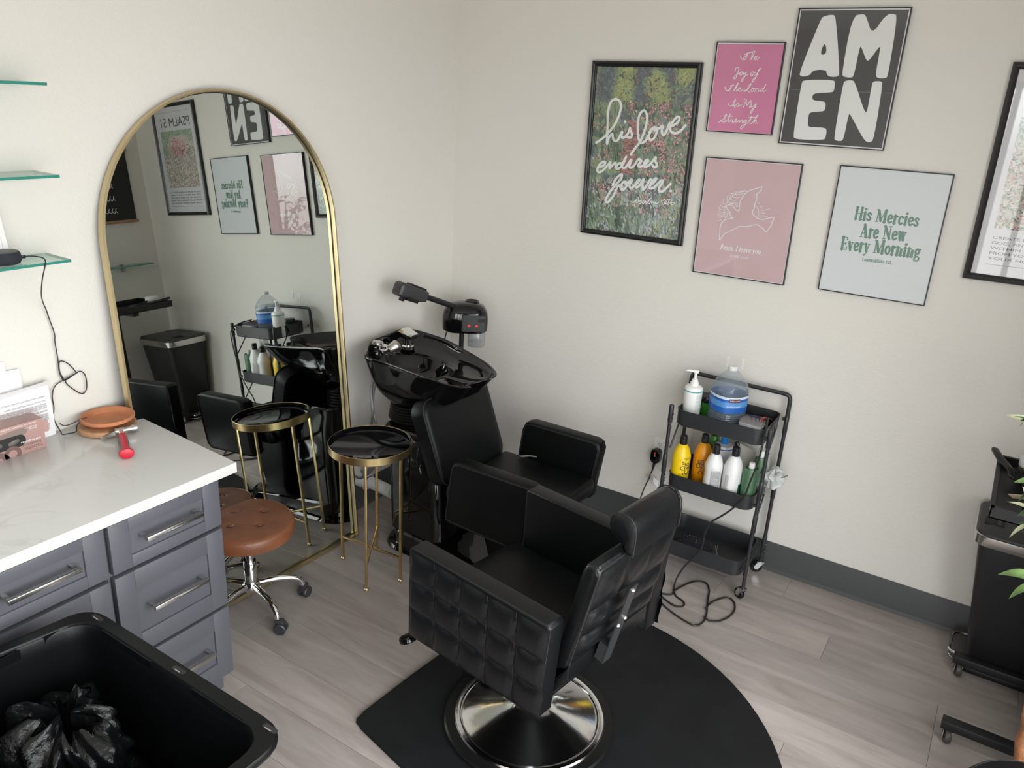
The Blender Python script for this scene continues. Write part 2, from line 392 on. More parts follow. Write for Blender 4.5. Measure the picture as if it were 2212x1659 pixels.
# ------------------------------------------------------------------ room shell
def room():
    b = B(); b.box(-.12, RX + .12, RY - .12, .12, -.12, -.004); fl = struct('floor', b, mat('subfloor', (.16, .14, .13), .7))
    rnd = random.Random(4); PW, PL = .183, 1.22; y = 0; row = 0; proto = {}
    while y > RY:
        x = -rnd.choice((.1, .35, .62, .88, 1.05)); y0 = max(y - PW, RY)
        while x < RX:
            x0, x1 = max(x, 0), min(x + PL, RX)
            if x1 - x0 > .02:
                key = (round(x1 - x0, 3), round(y - y0, 3))
                if key not in proto:
                    q = B(); L, Wd = x1 - x0, y - y0; g = .0005; v = .0012
                    q.loft([[(g, g - Wd, -.004), (L - g, g - Wd, -.004), (L - g, -g, -.004), (g, -g, -.004)],
                            [(g, g - Wd, -.0007), (L - g, g - Wd, -.0007), (L - g, -g, -.0007), (g, -g, -.0007)],
                            [(v, v - Wd, 0), (L - v, v - Wd, 0), (L - v, -v, 0), (v, -v, 0)]])
                    o = obj('plank', q, PLANK, fl, smooth=False); proto[key] = o
                else:
                    o = proto[key].copy(); COL.objects.link(o)
                o.location = (x0, y, 0)
            x += PL
        y -= PW; row += 1
    def wall(name, b): return struct(name, b, WALL, smooth=False)
    b = B(); b.box(-.12, 0, RY - .12, .12, 0, RZ); wall('wall_left', b)
    b = B(); b.box(0, RX, 0, .12, 0, RZ); wall('wall_back', b)
    y0, y1, z0, z1 = WR; b = B(); X0, X1 = RX, RX + .12
    b.box(X0, X1, RY - .12, y0, 0, RZ); b.box(X0, X1, y1, .12, 0, RZ); b.box(X0, X1, y0, y1, 0, z0); b.box(X0, X1, y0, y1, z1, RZ); wall('wall_right', b)
    x0, x1, z0, z1 = WF; b = B(); Y0, Y1 = RY - .12, RY
    b.box(0, x0, Y0, Y1, 0, RZ); b.box(x1, RX, Y0, Y1, 0, RZ); b.box(x0, x1, Y0, Y1, 0, z0); b.box(x0, x1, Y0, Y1, z1, RZ); wall('wall_front', b)
    b = B(); b.box(-.12, RX + .12, RY - .12, .12, RZ, RZ + .1); struct('ceiling', b, CEIL, smooth=False)
    # cove base: flat strip with a small toe
    prof = [(0, 0), (.015, 0), (.014, .003), (.008, .010), (.005, .018), (.0045, .147), (.003, .150), (0, .150)]
    b = B(); b.prism([(-a, h) for a, h in prof], 0.0, RX, 'x'); struct('baseboard_back', b, COVE, ang=60)
    b = B(); b.prism(prof, RY, 0.0, 'y'); struct('baseboard_left', b, COVE, ang=60)
    b = B(); b.prism([(RX - a, h) for a, h in prof], WR[1], 0.0, 'y'); struct('baseboard_right', b, COVE, ang=60)
    # glazed openings
    def window(name, horiz):
        fr = mat('dark_window_frame', (.03, .03, .032), .4)
        a0, a1, z0, z1 = WR if horiz == 'y' else WF
        def bx(b, p, q, c, d, t=.025):
            if horiz == 'y': b.box(RX + .04 - t, RX + .04 + t, p, q, c, d)
            else: b.box(p, q, RY - .04 - t, RY - .04 + t, c, d)
        b = B(); bx(b, a0, a1, z0, z0 + .05); bx(b, a0, a1, z1 - .05, z1); bx(b, a0, a0 + .05, z0 + .05, z1 - .05); bx(b, a1 - .05, a1, z0 + .05, z1 - .05)
        w = struct(name, b, fr, smooth=False)
        n = 2 if horiz == 'y' else 4; step = (a1 - a0 - .1) / n
        for k in range(1, n):
            c = a0 + .05 + step * k; b = B(); bx(b, c - .025, c + .025, z0 + .05, z1 - .05, .022); obj('mullion', b, fr, w, smooth=False)
        for k in range(n):
            b = B(); bx(b, a0 + .05 + step * k + (.025 if k else 0), a0 + .05 + step * (k + 1) - (.025 if k < n - 1 else 0), z0 + .05, z1 - .05, .003); obj('pane', b, GLASSPANE, w, smooth=False)
    window('window_1', 'y'); window('window_2', 'x')
room()

# ------------------------------------------------------------------ lettering data (metres in the plane of each print)
DIG = {"love_big":[[[-0.2178,0.0343],[-0.1739,0.066],[-0.1289,0.1206],[-0.1066,0.1782],[-0.1083,0.2166],[-0.1315,0.2325],[-0.158,0.2183],[-0.1683,0.172],[-0.1651,0.1116],[-0.1626,0.0613],[-0.1603,0.0289],[-0.1532,0.0601],[-0.1375,0.0797],[-0.1329,0.0631],[-0.1229,0.0493],[-0.1051,0.0547],[-0.0871,0.0936],[-0.0887,0.0728],[-0.0797,0.0641],[-0.0593,0.0817],[-0.048,0.1135],[-0.0484,0.1018],[-0.0375,0.0865],[-0.0387,0.0705],[-0.0506,0.0672],[-0.0625,0.0726]],[[-0.0779,0.1366],[-0.0753,0.1353]],[[-0.0339,-0.0079],[-0.0128,0.024],[0.0083,0.0545],[0.0286,0.1181],[0.0296,0.1668],[0.0118,0.1895],[-0.0087,0.165],[-0.01,0.1127],[-0.0031,0.0708],[0.0138,0.0477],[0.0357,0.059]],[[0.034,0.0571],[0.0492,0.0879],[0.065,0.1159],[0.0806,0.1175],[0.0855,0.1021],[0.074,0.0718],[0.0575,0.0638],[0.0477,0.0808],[0.057,0.111],[0.0815,0.1099],[0.1051,0.1239],[0.1117,0.1242],[0.1081,0.1051],[0.1198,0.0874],[0.135,0.1169],[0.1431,0.1396],[0.1546,0.13],[0.1804,0.1466],[0.1863,0.1665],[0.1719,0.1666],[0.1524,0.1384],[0.1496,0.1108],[0.1717,0.099],[0.1969,0.11],[0.2183,0.1357]],[[-0.19,-0.0746],[-0.1729,-0.0703],[-0.1599,-0.0532],[-0.1707,-0.0492],[-0.1909,-0.0647],[-0.2007,-0.0892],[-0.1906,-0.1],[-0.1711,-0.0898],[-0.1506,-0.067],[-0.1341,-0.0483],[-0.1349,-0.0613],[-0.1368,-0.0775],[-0.1218,-0.0612],[-0.1085,-0.0494],[-0.106,-0.0612],[-0.1063,-0.072],[-0.0977,-0.0761]],[[-0.0777,-0.05],[-0.0917,-0.0529],[-0.1018,-0.0693],[-0.0942,-0.0767],[-0.0769,-0.0643],[-0.0652,-0.0456],[-0.0555,-0.0182]],[[-0.0555,-0.0182],[-0.0707,-0.0519],[-0.073,-0.0626],[-0.0669,-0.0695],[-0.053,-0.0655],[-0.0355,-0.0389],[-0.0265,-0.0285],[-0.035,-0.0581],[-0.0274,-0.0665],[-0.0106,-0.0538],[0.0065,-0.026],[0.0201,-0.0292],[0.022,-0.0346],[0.0091,-0.0512],[0.0159,-0.0589],[0.0325,-0.0529],[0.0543,-0.0352],[0.0558,-0.0254],[0.0462,-0.0276],[0.0368,-0.0438],[0.0429,-0.0568],[0.0555,-0.0529],[0.0706,-0.0412],[0.0925,-0.0096],[0.0926,-0.0279],[0.1018,-0.0418],[0.098,-0.0537],[0.0882,-0.0533],[0.0793,-0.0458]],[[-0.113,-0.1534],[-0.1002,-0.125],[-0.075,-0.1013],[-0.0683,-0.1071],[-0.0775,-0.1275],[-0.1054,-0.1604],[-0.1298,-0.1965],[-0.1432,-0.2256],[-0.138,-0.2363],[-0.1266,-0.2314],[-0.1047,-0.2032],[-0.0912,-0.1713],[-0.0861,-0.1562],[-0.072,-0.1498]],[[-0.0465,-0.1315],[-0.0603,-0.1357],[-0.0712,-0.1573],[-0.0645,-0.1695],[-0.0499,-0.1645],[-0.0382,-0.1453],[-0.0443,-0.1325],[-0.0475,-0.1416],[-0.0324,-0.1357],[-0.0221,-0.1215],[-0.0129,-0.1225],[-0.0245,-0.141],[-0.023,-0.1547],[-0.0095,-0.1548],[0.0142,-0.1316],[0.0243,-0.1163],[0.0164,-0.1194],[0.004,-0.1385],[0.0098,-0.153],[0.0254,-0.1425],[0.0416,-0.1125],[0.0457,-0.1146],[0.0397,-0.1323],[0.0458,-0.1581],[0.0561,-0.1488],[0.0698,-0.1237],[0.0781,-0.1088],[0.0875,-0.1171]],[[0.081,-0.1352],[0.0988,-0.1182],[0.1069,-0.1033],[0.0946,-0.1103],[0.0783,-0.1348],[0.08,-0.1501],[0.0985,-0.1454],[0.1187,-0.1224],[0.1342,-0.1098],[0.1393,-0.1153],[0.1249,-0.1425],[0.1259,-0.1566],[0.1417,-0.1593],[0.1627,-0.139],[0.1783,-0.1215]],[[0.1808,-0.1535],[0.1833,-0.1534]]],"love_small":[[[-0.0067,-0.2212],[0.0022,-0.2221],[0.0164,-0.2092]],[[0.0148,-0.2099],[0.011,-0.2255],[0.0092,-0.2415]],[[0.0124,-0.2168],[0.0258,-0.2088],[0.0272,-0.2163],[0.0162,-0.2238],[0.0331,-0.2147],[0.041,-0.2073],[0.0425,-0.2177],[0.0375,-0.2246],[0.0307,-0.2241]],[[0.0627,-0.21],[0.0524,-0.2128],[0.0472,-0.2206],[0.054,-0.223],[0.0649,-0.2116],[0.0658,-0.2199],[0.077,-0.2127],[0.0883,-0.196],[0.0839,-0.1976],[0.0769,-0.2158],[0.0824,-0.2201],[0.0925,-0.2097],[0.0955,-0.2187],[0.1023,-0.2087],[0.1056,-0.2177],[0.1138,-0.209],[0.1155,-0.2181],[0.1298,-0.2086]],[[0.1487,-0.1996],[0.1592,-0.1926],[0.1584,-0.2141]],[[0.1502,-0.2161],[0.1674,-0.2126]],[[0.1708,-0.1944],[0.1824,-0.1918],[0.1764,-0.2013],[0.1824,-0.2087],[0.1726,-0.2157]],[[0.1964,-0.1913],[0.1881,-0.2045],[0.1939,-0.2132],[0.2049,-0.2088],[0.2022,-0.202],[0.1905,-0.2067]]],"joy":[[[-0.0359,0.1278],[-0.0268,0.114],[-0.0144,0.124],[-0.0049,0.1371]],[[-0.0179,0.1319],[-0.005,0.1379],[0.0114,0.1415]],[[-0.0049,0.1371],[-0.0092,0.1198],[-0.0173,0.1117],[-0.0293,0.1153]],[[0.0103,0.113],[0.019,0.1308],[0.0217,0.1454],[0.0151,0.1411],[0.0124,0.1139],[0.0185,0.1245],[0.0242,0.1204],[0.0249,0.1133],[0.0342,0.1205],[0.0332,0.1268],[0.027,0.1225],[0.0284,0.1141],[0.0376,0.1135],[0.0461,0.1228]],[[-0.0485,0.0651],[-0.0472,0.0789],[-0.0346,0.0791],[-0.0372,0.0577],[-0.0436,0.0377],[-0.0517,0.038],[-0.0454,0.0501],[-0.0281,0.06],[-0.0218,0.0645],[-0.0277,0.057],[-0.0222,0.0512],[-0.016,0.0604],[-0.0218,0.0645],[-0.0121,0.0618],[-0.0104,0.0532],[-0.0,0.065],[-0.005,0.0457],[-0.013,0.0275],[-0.0175,0.0325],[-0.0032,0.0492],[0.0061,0.0546]],[[0.0257,0.0656],[0.0187,0.057],[0.0252,0.0503],[0.0323,0.0616],[0.0257,0.0656],[0.0385,0.063]],[[0.038,0.0511],[0.053,0.0718],[0.058,0.0812],[0.0508,0.0747],[0.0432,0.047],[0.0348,0.0268],[0.0306,0.033],[0.043,0.0482],[0.0497,0.0578]],[[-0.084,0.0025],[-0.0762,-0.0106],[-0.0661,-0.0097],[-0.0586,0.0017],[-0.0534,0.0116]],[[-0.0617,0.0062],[-0.0503,0.0113],[-0.0461,0.0104]],[[-0.0533,0.0112],[-0.0584,-0.003],[-0.0667,-0.013],[-0.075,-0.012]],[[-0.046,-0.0135],[-0.0342,0.0048],[-0.0283,0.0193],[-0.0324,0.0165],[-0.0425,-0.0106],[-0.0351,0.002],[-0.0307,-0.0001],[-0.0317,-0.0118],[-0.0224,-0.0064],[-0.0158,-0.0006],[-0.0197,0.0018],[-0.0241,-0.0055],[-0.0201,-0.0123],[-0.0113,-0.0096],[-0.0024,-0.0029]],[[0.0006,-0.0092],[0.0169,-0.0015],[0.028,0.0188],[0.0211,0.0168],[0.016,0.0042],[0.0104,-0.008],[0.0036,-0.0126],[0.0015,-0.0083],[0.0128,-0.0075],[0.0253,-0.0144]],[[0.0366,0.0026],[0.03,-0.0057],[0.0344,-0.0115],[0.0426,-0.004],[0.0378,0.0015],[0.049,-0.0007]],[[0.0467,-0.0111],[0.0527,0.0009],[0.059,-0.0016],[0.0615,0.0011],[0.0594,-0.0106],[0.0652,-0.007]],[[0.076,0.0026],[0.0703,-0.0045],[0.0729,-0.0101],[0.0805,-0.0028],[0.0894,0.0194],[0.0812,-0.0028],[0.0838,-0.0097],[0.0923,-0.0046]],[[-0.0605,-0.0627],[-0.0508,-0.0735],[-0.0387,-0.0655],[-0.0298,-0.0455],[-0.0361,-0.0517],[-0.0367,-0.0654],[-0.0282,-0.0778]],[[-0.0372,-0.0706],[-0.0261,-0.0678],[-0.0183,-0.0599],[-0.0126,-0.0713],[-0.0214,-0.0734],[-0.0016,-0.0657]],[[0.0075,-0.0756],[0.0125,-0.0586],[0.0164,-0.0444],[0.0066,-0.0429]],[[0.0164,-0.0444],[0.0211,-0.0679],[0.0338,-0.0469],[0.0377,-0.0532],[0.0333,-0.0735],[0.038,-0.0718]],[[0.0414,-0.0614],[0.0411,-0.0712],[0.0495,-0.069],[0.0613,-0.0583],[0.0535,-0.0753],[0.0439,-0.0973],[0.0403,-0.0937],[0.0485,-0.0784],[0.062,-0.0699]],[[-0.0924,-0.1412],[-0.0784,-0.133],[-0.0629,-0.1145],[-0.06,-0.1063],[-0.0671,-0.1118],[-0.0677,-0.1243],[-0.0612,-0.1335],[-0.0724,-0.1387],[-0.0856,-0.1319]],[[-0.061,-0.1371],[-0.0505,-0.1253],[-0.0447,-0.1031],[-0.0507,-0.1277],[-0.0454,-0.1375],[-0.0379,-0.127],[-0.0324,-0.1295],[-0.0324,-0.1367],[-0.0262,-0.1374],[-0.0141,-0.1286],[-0.014,-0.1224],[-0.0201,-0.1261],[-0.0203,-0.1346],[-0.0086,-0.1345],[-0.0034,-0.1252],[-0.0005,-0.1359],[0.006,-0.127],[0.011,-0.1282],[0.0123,-0.1367]],[[-0.0556,-0.1151],[-0.0328,-0.1124]],[[0.0261,-0.126],[0.0161,-0.1303],[0.0197,-0.1374],[0.0302,-0.1267],[0.0249,-0.145],[0.013,-0.1606],[0.0072,-0.1593],[0.0137,-0.148],[0.0348,-0.1366],[0.0484,-0.1074],[0.0442,-0.1326],[0.05,-0.1379],[0.0651,-0.1192],[0.0743,-0.1042],[0.0689,-0.1077],[0.06,-0.1377],[0.0668,-0.1238],[0.0711,-0.1273],[0.0701,-0.137]],[[0.0336,-0.1152],[0.0641,-0.1122]],[[0.0752,-0.1355],[0.0767,-0.1354]]],"amen":[[[-0.1077,0.2282],[-0.0731,0.2347],[-0.0605,0.2245],[-0.0096,0.0223],[-0.0142,0.0081],[-0.0467,0.0072],[-0.0595,0.0174],[-0.0622,0.0329],[-0.1135,0.0316],[-0.1244,0.0085],[-0.1575,0.0039],[-0.1674,0.018],[-0.1167,0.218]],[[-0.0861,0.1392],[-0.0703,0.0908],[-0.0988,0.0868]],[[-0.0013,0.2276],[0.0387,0.2359],[0.0506,0.2273],[0.0838,0.1606],[0.1178,0.2301],[0.1466,0.2364],[0.1618,0.2265],[0.1696,0.0169],[0.1612,0.0078],[0.134,0.0069],[0.1233,0.019],[0.1229,0.1174],[0.1175,0.1207],[0.0909,0.0695],[0.0805,0.0693],[0.054,0.1179],[0.0467,0.1199],[0.0455,0.0134],[0.0362,0.0061],[0.0072,0.0087],[-0.0014,0.0205]],[[-0.1444,-0.0064],[-0.0304,-0.0029],[-0.0212,-0.0132],[-0.0191,-0.0451],[-0.0291,-0.0511],[-0.0911,-0.055],[-0.1003,-0.0662],[-0.0957,-0.0841],[-0.0525,-0.0844],[-0.0422,-0.0925],[-0.0409,-0.1163],[-0.0492,-0.124],[-0.0956,-0.1278],[-0.1028,-0.1392],[-0.0996,-0.1796],[-0.0909,-0.1864],[-0.0311,-0.1843],[-0.0206,-0.1932],[-0.0202,-0.2249],[-0.0277,-0.2327],[-0.1396,-0.2381],[-0.1512,-0.2238],[-0.1516,-0.0211]],[[0.0168,-0.0049],[0.0413,-0.0021],[0.0531,-0.0087],[0.1089,-0.1175],[0.1196,-0.1183],[0.1169,-0.0122],[0.1222,-0.0037],[0.1495,-0.0028],[0.1559,-0.0108],[0.1632,-0.2177],[0.1516,-0.2306],[0.1296,-0.2271],[0.0573,-0.1272],[0.0516,-0.1275],[0.05,-0.2252],[0.0405,-0.2333],[0.018,-0.2311],[0.0124,-0.2205],[0.0095,-0.0157]]],"dove":[[[0.0534,0.1511],[0.0356,0.1438],[0.0136,0.1348],[-0.0028,0.1261],[-0.0158,0.1135],[-0.0251,0.0954],[-0.0315,0.0775],[-0.0322,0.0572],[-0.031,0.0429],[-0.035,0.0395],[-0.0478,0.044],[-0.0584,0.056],[-0.0698,0.0615],[-0.0832,0.0593],[-0.0915,0.0535]],[[-0.0912,0.0512],[-0.0806,0.0406],[-0.0716,0.0298],[-0.0665,0.0157],[-0.0577,0.0073],[-0.0521,0.0061],[-0.069,0.0007],[-0.0895,-0.0059],[-0.1,-0.019],[-0.1054,-0.036],[-0.104,-0.0626],[-0.1033,-0.0865],[-0.1024,-0.0978],[-0.0939,-0.0869],[-0.0839,-0.0692],[-0.0672,-0.0567],[-0.0618,-0.0516],[-0.0501,-0.0478],[-0.042,-0.0404],[-0.0333,-0.0379],[-0.0281,-0.0314],[-0.0196,-0.0275],[0.007,-0.0244],[0.0271,-0.0191],[0.0468,-0.0119],[0.0616,-0.0122],[0.0807,-0.023],[0.1001,-0.0353],[0.1097,-0.0211],[0.1176,-0.0072],[0.1188,0.0044],[0.1204,0.0132],[0.1259,0.0238],[0.1195,0.0279],[0.1003,0.0218],[0.0781,0.0148],[0.0574,0.0162],[0.0381,0.0271],[0.0294,0.0363],[0.029,0.0449],[0.0342,0.0583],[0.034,0.0755],[0.0387,0.0931],[0.0377,0.1101],[0.0377,0.12],[0.0467,0.1279],[0.0532,0.1426],[0.0534,0.1511]]],"dove_thin":[[[-0.0059,0.1273],[-0.0321,0.1234],[-0.0597,0.1079],[-0.0805,0.0843],[-0.0928,0.0627],[-0.0972,0.0388],[-0.0959,0.0184],[-0.0858,0.0003]],[[0.0398,0.066],[0.0499,0.0571],[0.0567,0.0405],[0.0561,0.0247]],[[0.0469,0.0768],[0.0517,0.0844]],[[0.0575,0.065],[0.0671,0.0688]],[[0.0667,0.0517],[0.1028,0.062]],[[0.0658,0.0387],[0.0825,0.0433]],[[0.0672,0.0288],[0.0947,0.0298]],[[-0.1208,-0.0139],[-0.1046,-0.0077]],[[-0.1212,0.0009],[-0.1005,0.0076]],[[-0.0773,0.0496],[-0.075,0.0487]],[[-0.0349,0.1226],[-0.0237,0.1276],[-0.0105,0.1282]],[[-0.0375,0.1201],[-0.0201,0.1231]],[[-0.0597,0.1079],[-0.0489,0.1167],[-0.0348,0.1217]],[[-0.0595,0.1071],[-0.042,0.1096],[-0.0248,0.1141]],[[-0.0702,0.0968],[-0.0675,0.1101],[-0.0578,0.1153]],[[-0.0702,0.0968],[-0.0518,0.0943],[-0.0343,0.0974]],[[-0.0792,0.0858],[-0.0757,0.1035],[-0.0722,0.1111]],[[-0.0791,0.0849],[-0.062,0.0817],[-0.0445,0.0849]],[[-0.0883,0.0747],[-0.0922,0.0918],[-0.0874,0.1009]],[[-0.0881,0.0733],[-0.0664,0.0697],[-0.0428,0.0735]],[[-0.0941,0.0611],[-0.1071,0.0671],[-0.1064,0.0847]],[[-0.0838,0.0636],[-0.0661,0.0677],[-0.0475,0.0644],[-0.0379,0.0596]],[[-0.0953,0.0478],[-0.1127,0.0518],[-0.1184,0.0601]],[[-0.0959,0.036],[-0.1123,0.0372],[-0.1244,0.0478]],[[-0.0951,0.0243],[-0.1139,0.0267],[-0.1248,0.0389]],[[-0.0957,0.0169],[-0.1143,0.0178],[-0.1255,0.0211]],[[-0.0949,0.0111],[-0.11,0.0095],[-0.1261,0.0146]],[[-0.09,0.0088],[-0.0842,0.0226],[-0.0798,0.0347]],[[-0.0933,0.0216],[-0.0892,0.0368],[-0.0836,0.0403]],[[-0.086,0.0018],[-0.0756,0.0265]],[[-0.0494,0.0555],[-0.0409,0.0592]],[[-0.0781,0.1105],[-0.0648,0.1118],[-0.05,0.1246]]]}
T_, M_, t_ = 1.0, .78, .38
def stem(x, y0, y1, lo=True, hi=True):
    q = [(T_, [(x, y0), (x, y1)])]
    if lo: q.append((t_, [(x - .12, y0 + .03), (x + .12, y0 + .03)]))
    if hi == 'l': q.append((t_, [(x - .13, y1 - .06), (x, y1 - .01)]))
    elif hi: q.append((t_, [(x - .12, y1 - .03), (x + .12, y1 - .03)]))
    return q
G = {
 'H': (.66, stem(.13, 0, 1) + stem(.53, 0, 1) + [(t_, [(.13, .5), (.53, .5)])]),
 'i': (.27, stem(.13, 0, .66, True, 'l') + [(T_, [(.13, .90), (.135, .91)])]),
 's': (.38, [(M_, [(.32, .54), (.2, .64), (.07, .53), (.2, .35), (.33, .18), (.2, .03), (.04, .13)])]),
 'M': (.90, [(t_, [(.13, .03), (.13, .97)]), (T_, [(.17, .95), (.44, .1)]), (t_, [(.44, .1), (.70, .95)]), (t_, [(.01, .03), (.25, .03)]), (t_, [(.02, .97), (.18, .97)])] + stem(.75, 0, 1)),
 'e': (.43, [(M_, [(.08, .34), (.35, .40), (.33, .58), (.21, .64), (.08, .5), (.07, .22), (.2, .03), (.38, .14)])]),
 'r': (.37, stem(.13, 0, .66, True, 'l') + [(M_, [(.14, .48), (.24, .62), (.33, .59)])]),
 'c': (.41, [(M_, [(.35, .54), (.22, .64), (.09, .5), (.08, .2), (.2, .03), (.37, .13)])]),
 'A': (.68, [(T_, [(.33, .97), (.55, .02)]), (t_, [(.32, .95), (.12, .03)]), (t_, [(.19, .33), (.46, .33)]), (t_, [(.01, .03), (.23, .03)]), (t_, [(.43, .03), (.67, .03)])]),
 'N': (.72, [(t_, [(.13, .02), (.13, .97)]), (T_, [(.13, .95), (.57, .05)]), (t_, [(.58, .02), (.58, .97)]), (t_, [(.01, .03), (.25, .03)]), (t_, [(.46, .97), (.70, .97)]), (t_, [(.01, .97), (.14, .97)])]),
 'w': (.66, [(T_, [(.09, .64), (.21, .04)]), (t_, [(.22, .04), (.33, .58)]), (T_, [(.33, .62), (.46, .04)]), (t_, [(.47, .04), (.58, .64)]), (t_, [(0, .63), (.19, .63)]), (t_, [(.50, .63), (.66, .63)])]),
 'E': (.56, stem(.13, 0, 1) + [(t_, [(.13, .97), (.50, .97)]), (t_, [(.13, .5), (.40, .5)]), (t_, [(.13, .03), (.52, .03)]), (.5, [(.49, .95), (.49, .80)]), (.5, [(.51, .05), (.51, .22)]), (.5, [(.40, .58), (.40, .42)])]),
 'v': (.48, [(T_, [(.10, .64), (.25, .04)]), (t_, [(.26, .04), (.39, .64)]), (t_, [(0, .63), (.20, .63)]), (t_, [(.30, .63), (.48, .63)])]),
 'y': (.48, [(T_, [(.10, .64), (.25, .06)]), (t_, [(.40, .64), (.26, .06), (.17, -.22), (.05, -.24)]), (t_, [(0, .63), (.20, .63)]), (t_, [(.30, .63), (.48, .63)]), (M_, [(.06, -.23), (.07, -.22)])]),
 'o': (.47, [(M_, [(.23, .64), (.09, .5), (.08, .2), (.23, .03), (.39, .2), (.38, .5), (.23, .64)])]),
 'n': (.56, stem(.13, 0, .66, True, 'l') + [(t_, [(.14, .45), (.29, .63), (.42, .48)]), (T_, [(.42, .48), (.42, .02)]), (t_, [(.31, .03), (.54, .03)])]),
 'g': (.48, [(M_, [(.21, .64), (.08, .52), (.1, .34), (.22, .27), (.35, .36), (.35, .55), (.21, .64)]), (.6, [(.14, .29), (.1, .13), (.3, .07), (.43, -.05), (.34, -.23), (.12, -.24), (.06, -.1), (.15, .04)]), (.6, [(.34, .58), (.46, .64)])]),
 'L': (.52, stem(.13, 0, 1) + [(t_, [(.13, .03), (.48, .03)]), (.5, [(.48, .05), (.48, .24)])]),
 'a': (.46, [(M_, [(.09, .52), (.2, .64), (.33, .54), (.34, .1), (.43, .04)]), (M_, [(.33, .4), (.12, .3), (.08, .13), (.19, .03), (.33, .15)])]),
 'm': (.86, stem(.13, 0, .66, True, 'l') + [(t_, [(.14, .45), (.29, .63), (.42, .48)]), (T_, [(.42, .48), (.42, .02)]), (t_, [(.43, .45), (.58, .63), (.71, .48)]), (T_, [(.71, .48), (.71, .02)]), (t_, [(.33, .03), (.52, .03)]), (t_, [(.62, .03), (.83, .03)])]),
 't': (.33, [(M_, [(.15, .84), (.15, .14), (.24, .03), (.32, .09)]), (t_, [(.02, .63), (.3, .63)])]),
 'P': (.56, stem(.13, 0, 1) + [(M_, [(.13, .96), (.37, .94), (.48, .75), (.38, .55), (.13, .50)])]),
 'l': (.27, stem(.13, 0, 1, True, 'l')),
 'u': (.56, [(T_, [(.13, .64), (.13, .2)]), (t_, [(.13, .2), (.24, .03), (.40, .14)]), (T_, [(.42, .64), (.42, .02)]), (t_, [(0, .63), (.13, .63)]), (t_, [(.3, .63), (.42, .63)])]),
 'I': (.30, stem(.15, 0, 1)), 'O': (.66, [(M_, [(.32, .97), (.11, .75), (.11, .25), (.32, .03), (.54, .25), (.54, .75), (.32, .97)])]),
 'J': (.36, [(T_, [(.2, .97), (.2, .1)]), (M_, [(.2, .1), (.13, -.1), (.03, -.12)]), (t_, [(.07, .97), (.33, .97)])]),
 '1': (.32, [(T_, [(.16, .03), (.16, .7)]), (t_, [(.05, .03), (.28, .03)]), (t_, [(.16, .7), (.04, .6)])]),
 '2': (.40, [(M_, [(.06, .55), (.18, .7), (.32, .55), (.22, .3), (.06, .04), (.36, .04)])]),
 '3': (.40, [(M_, [(.06, .62), (.2, .7), (.32, .56), (.18, .38), (.33, .2), (.2, 0), (.05, .06)])]),
 '4': (.44, [(T_, [(.29, -.1), (.29, .7)]), (t_, [(.29, .68), (.04, .18), (.42, .18)])]),
 '5': (.40, [(t_, [(.34, .68), (.1, .68), (.08, .4)]), (M_, [(.08, .4), (.3, .35), (.32, .12), (.18, 0), (.04, .05)])]),
 '7': (.40, [(t_, [(.05, .6), (.06, .68), (.36, .68)]), (T_, [(.36, .68), (.16, -.1)])]),
 ':': (.2, [(M_, [(.1, .1), (.105, .1)]), (M_, [(.1, .5), (.105, .5)])]), '.': (.2, [(T_, [(.08, .06), (.085, .06)])]), ',': (.22, [(T_, [(.08, .07), (.085, .07)]), (t_, [(.1, .05), (.05, -.13)])]),
 ' ': (.26, []),
}
def serif_line(b, text, p0, p1, cap, y, weight=.190, shear=0.):
    adv = [G[c][0] + .05 for c in text]; tot = sum(adv) - .05
    ex, ez = p1[0] - p0[0], p1[1] - p0[1]; L = math.hypot(ex, ez); k = L / tot; ux, uz = ex / L, ez / L; x = 0
    for c, a in zip(text, adv):
        for w, pts in G[c][1]:
            q = []
            for px, py in pts:
                X = (x + px) * k + shear * py * cap; Y = py * cap; q.append((p0[0] + ux * X - uz * Y, p0[1] + uz * X + ux * Y))
            stroke(b, q, w * weight * cap * (1 if k > cap * .8 else .85), y, 4)
        x += a

# ------------------------------------------------------------------ framed prints on the back wall
def frame_base(label, cx, cz, w, h, roll, thick):
    t = thing('picture_frame', label, 'framed print', (cx, 0, cz)); t.rotation_euler = (0, -roll, 0)
    b = B()
    if thick:   # wide rounded black moulding, mitred
        prof = [(0, 0), (0, -.020), (.003, -.0245), (.010, -.0265), (.016, -.024), (.019, -.020), (.022, -.0185), (.024, -.015), (.024, 0)]
        mt = FRAMEBLACK
    else:
        prof = [(0, 0), (0, -.0175), (.0005, -.018), (.0034, -.018), (.004, -.0165), (.004, 0)]; mt = FRAMETHIN
    loops = []
    for d, y in prof: loops.append([(-w / 2 + d, y, -h / 2 + d), (w / 2 - d, y, -h / 2 + d), (w / 2 - d, y, h / 2 - d), (-w / 2 + d, y, h / 2 - d)])
    b.loft(loops, False, False); obj('frame', b, mt, t, smooth=False)
    e_ = prof[-1][0]; yb = -.012 if thick else -.0145
    b = B(); b.box(-w / 2 + e_, w / 2 - e_, yb, -.001, -h / 2 + e_, h / 2 - e_)
    iw, ih = w - 2 * e_, h - 2 * e_
    g = B(); yg = yb - .0028; g.face([(-iw / 2, yg, -ih / 2), (iw / 2, yg, -ih / 2), (iw / 2, yg, ih / 2), (-iw / 2, yg, ih / 2)])
    obj('glazing', g, GLAZE, t, smooth=False)
    return t, b, iw, ih, yb
def sheet(t, name, x0, x1, z0, z1, y, m):
    b = B(); b.box(x0, x1, y, y + .0004, z0, z1); return obj(name, b, m, t, smooth=False)
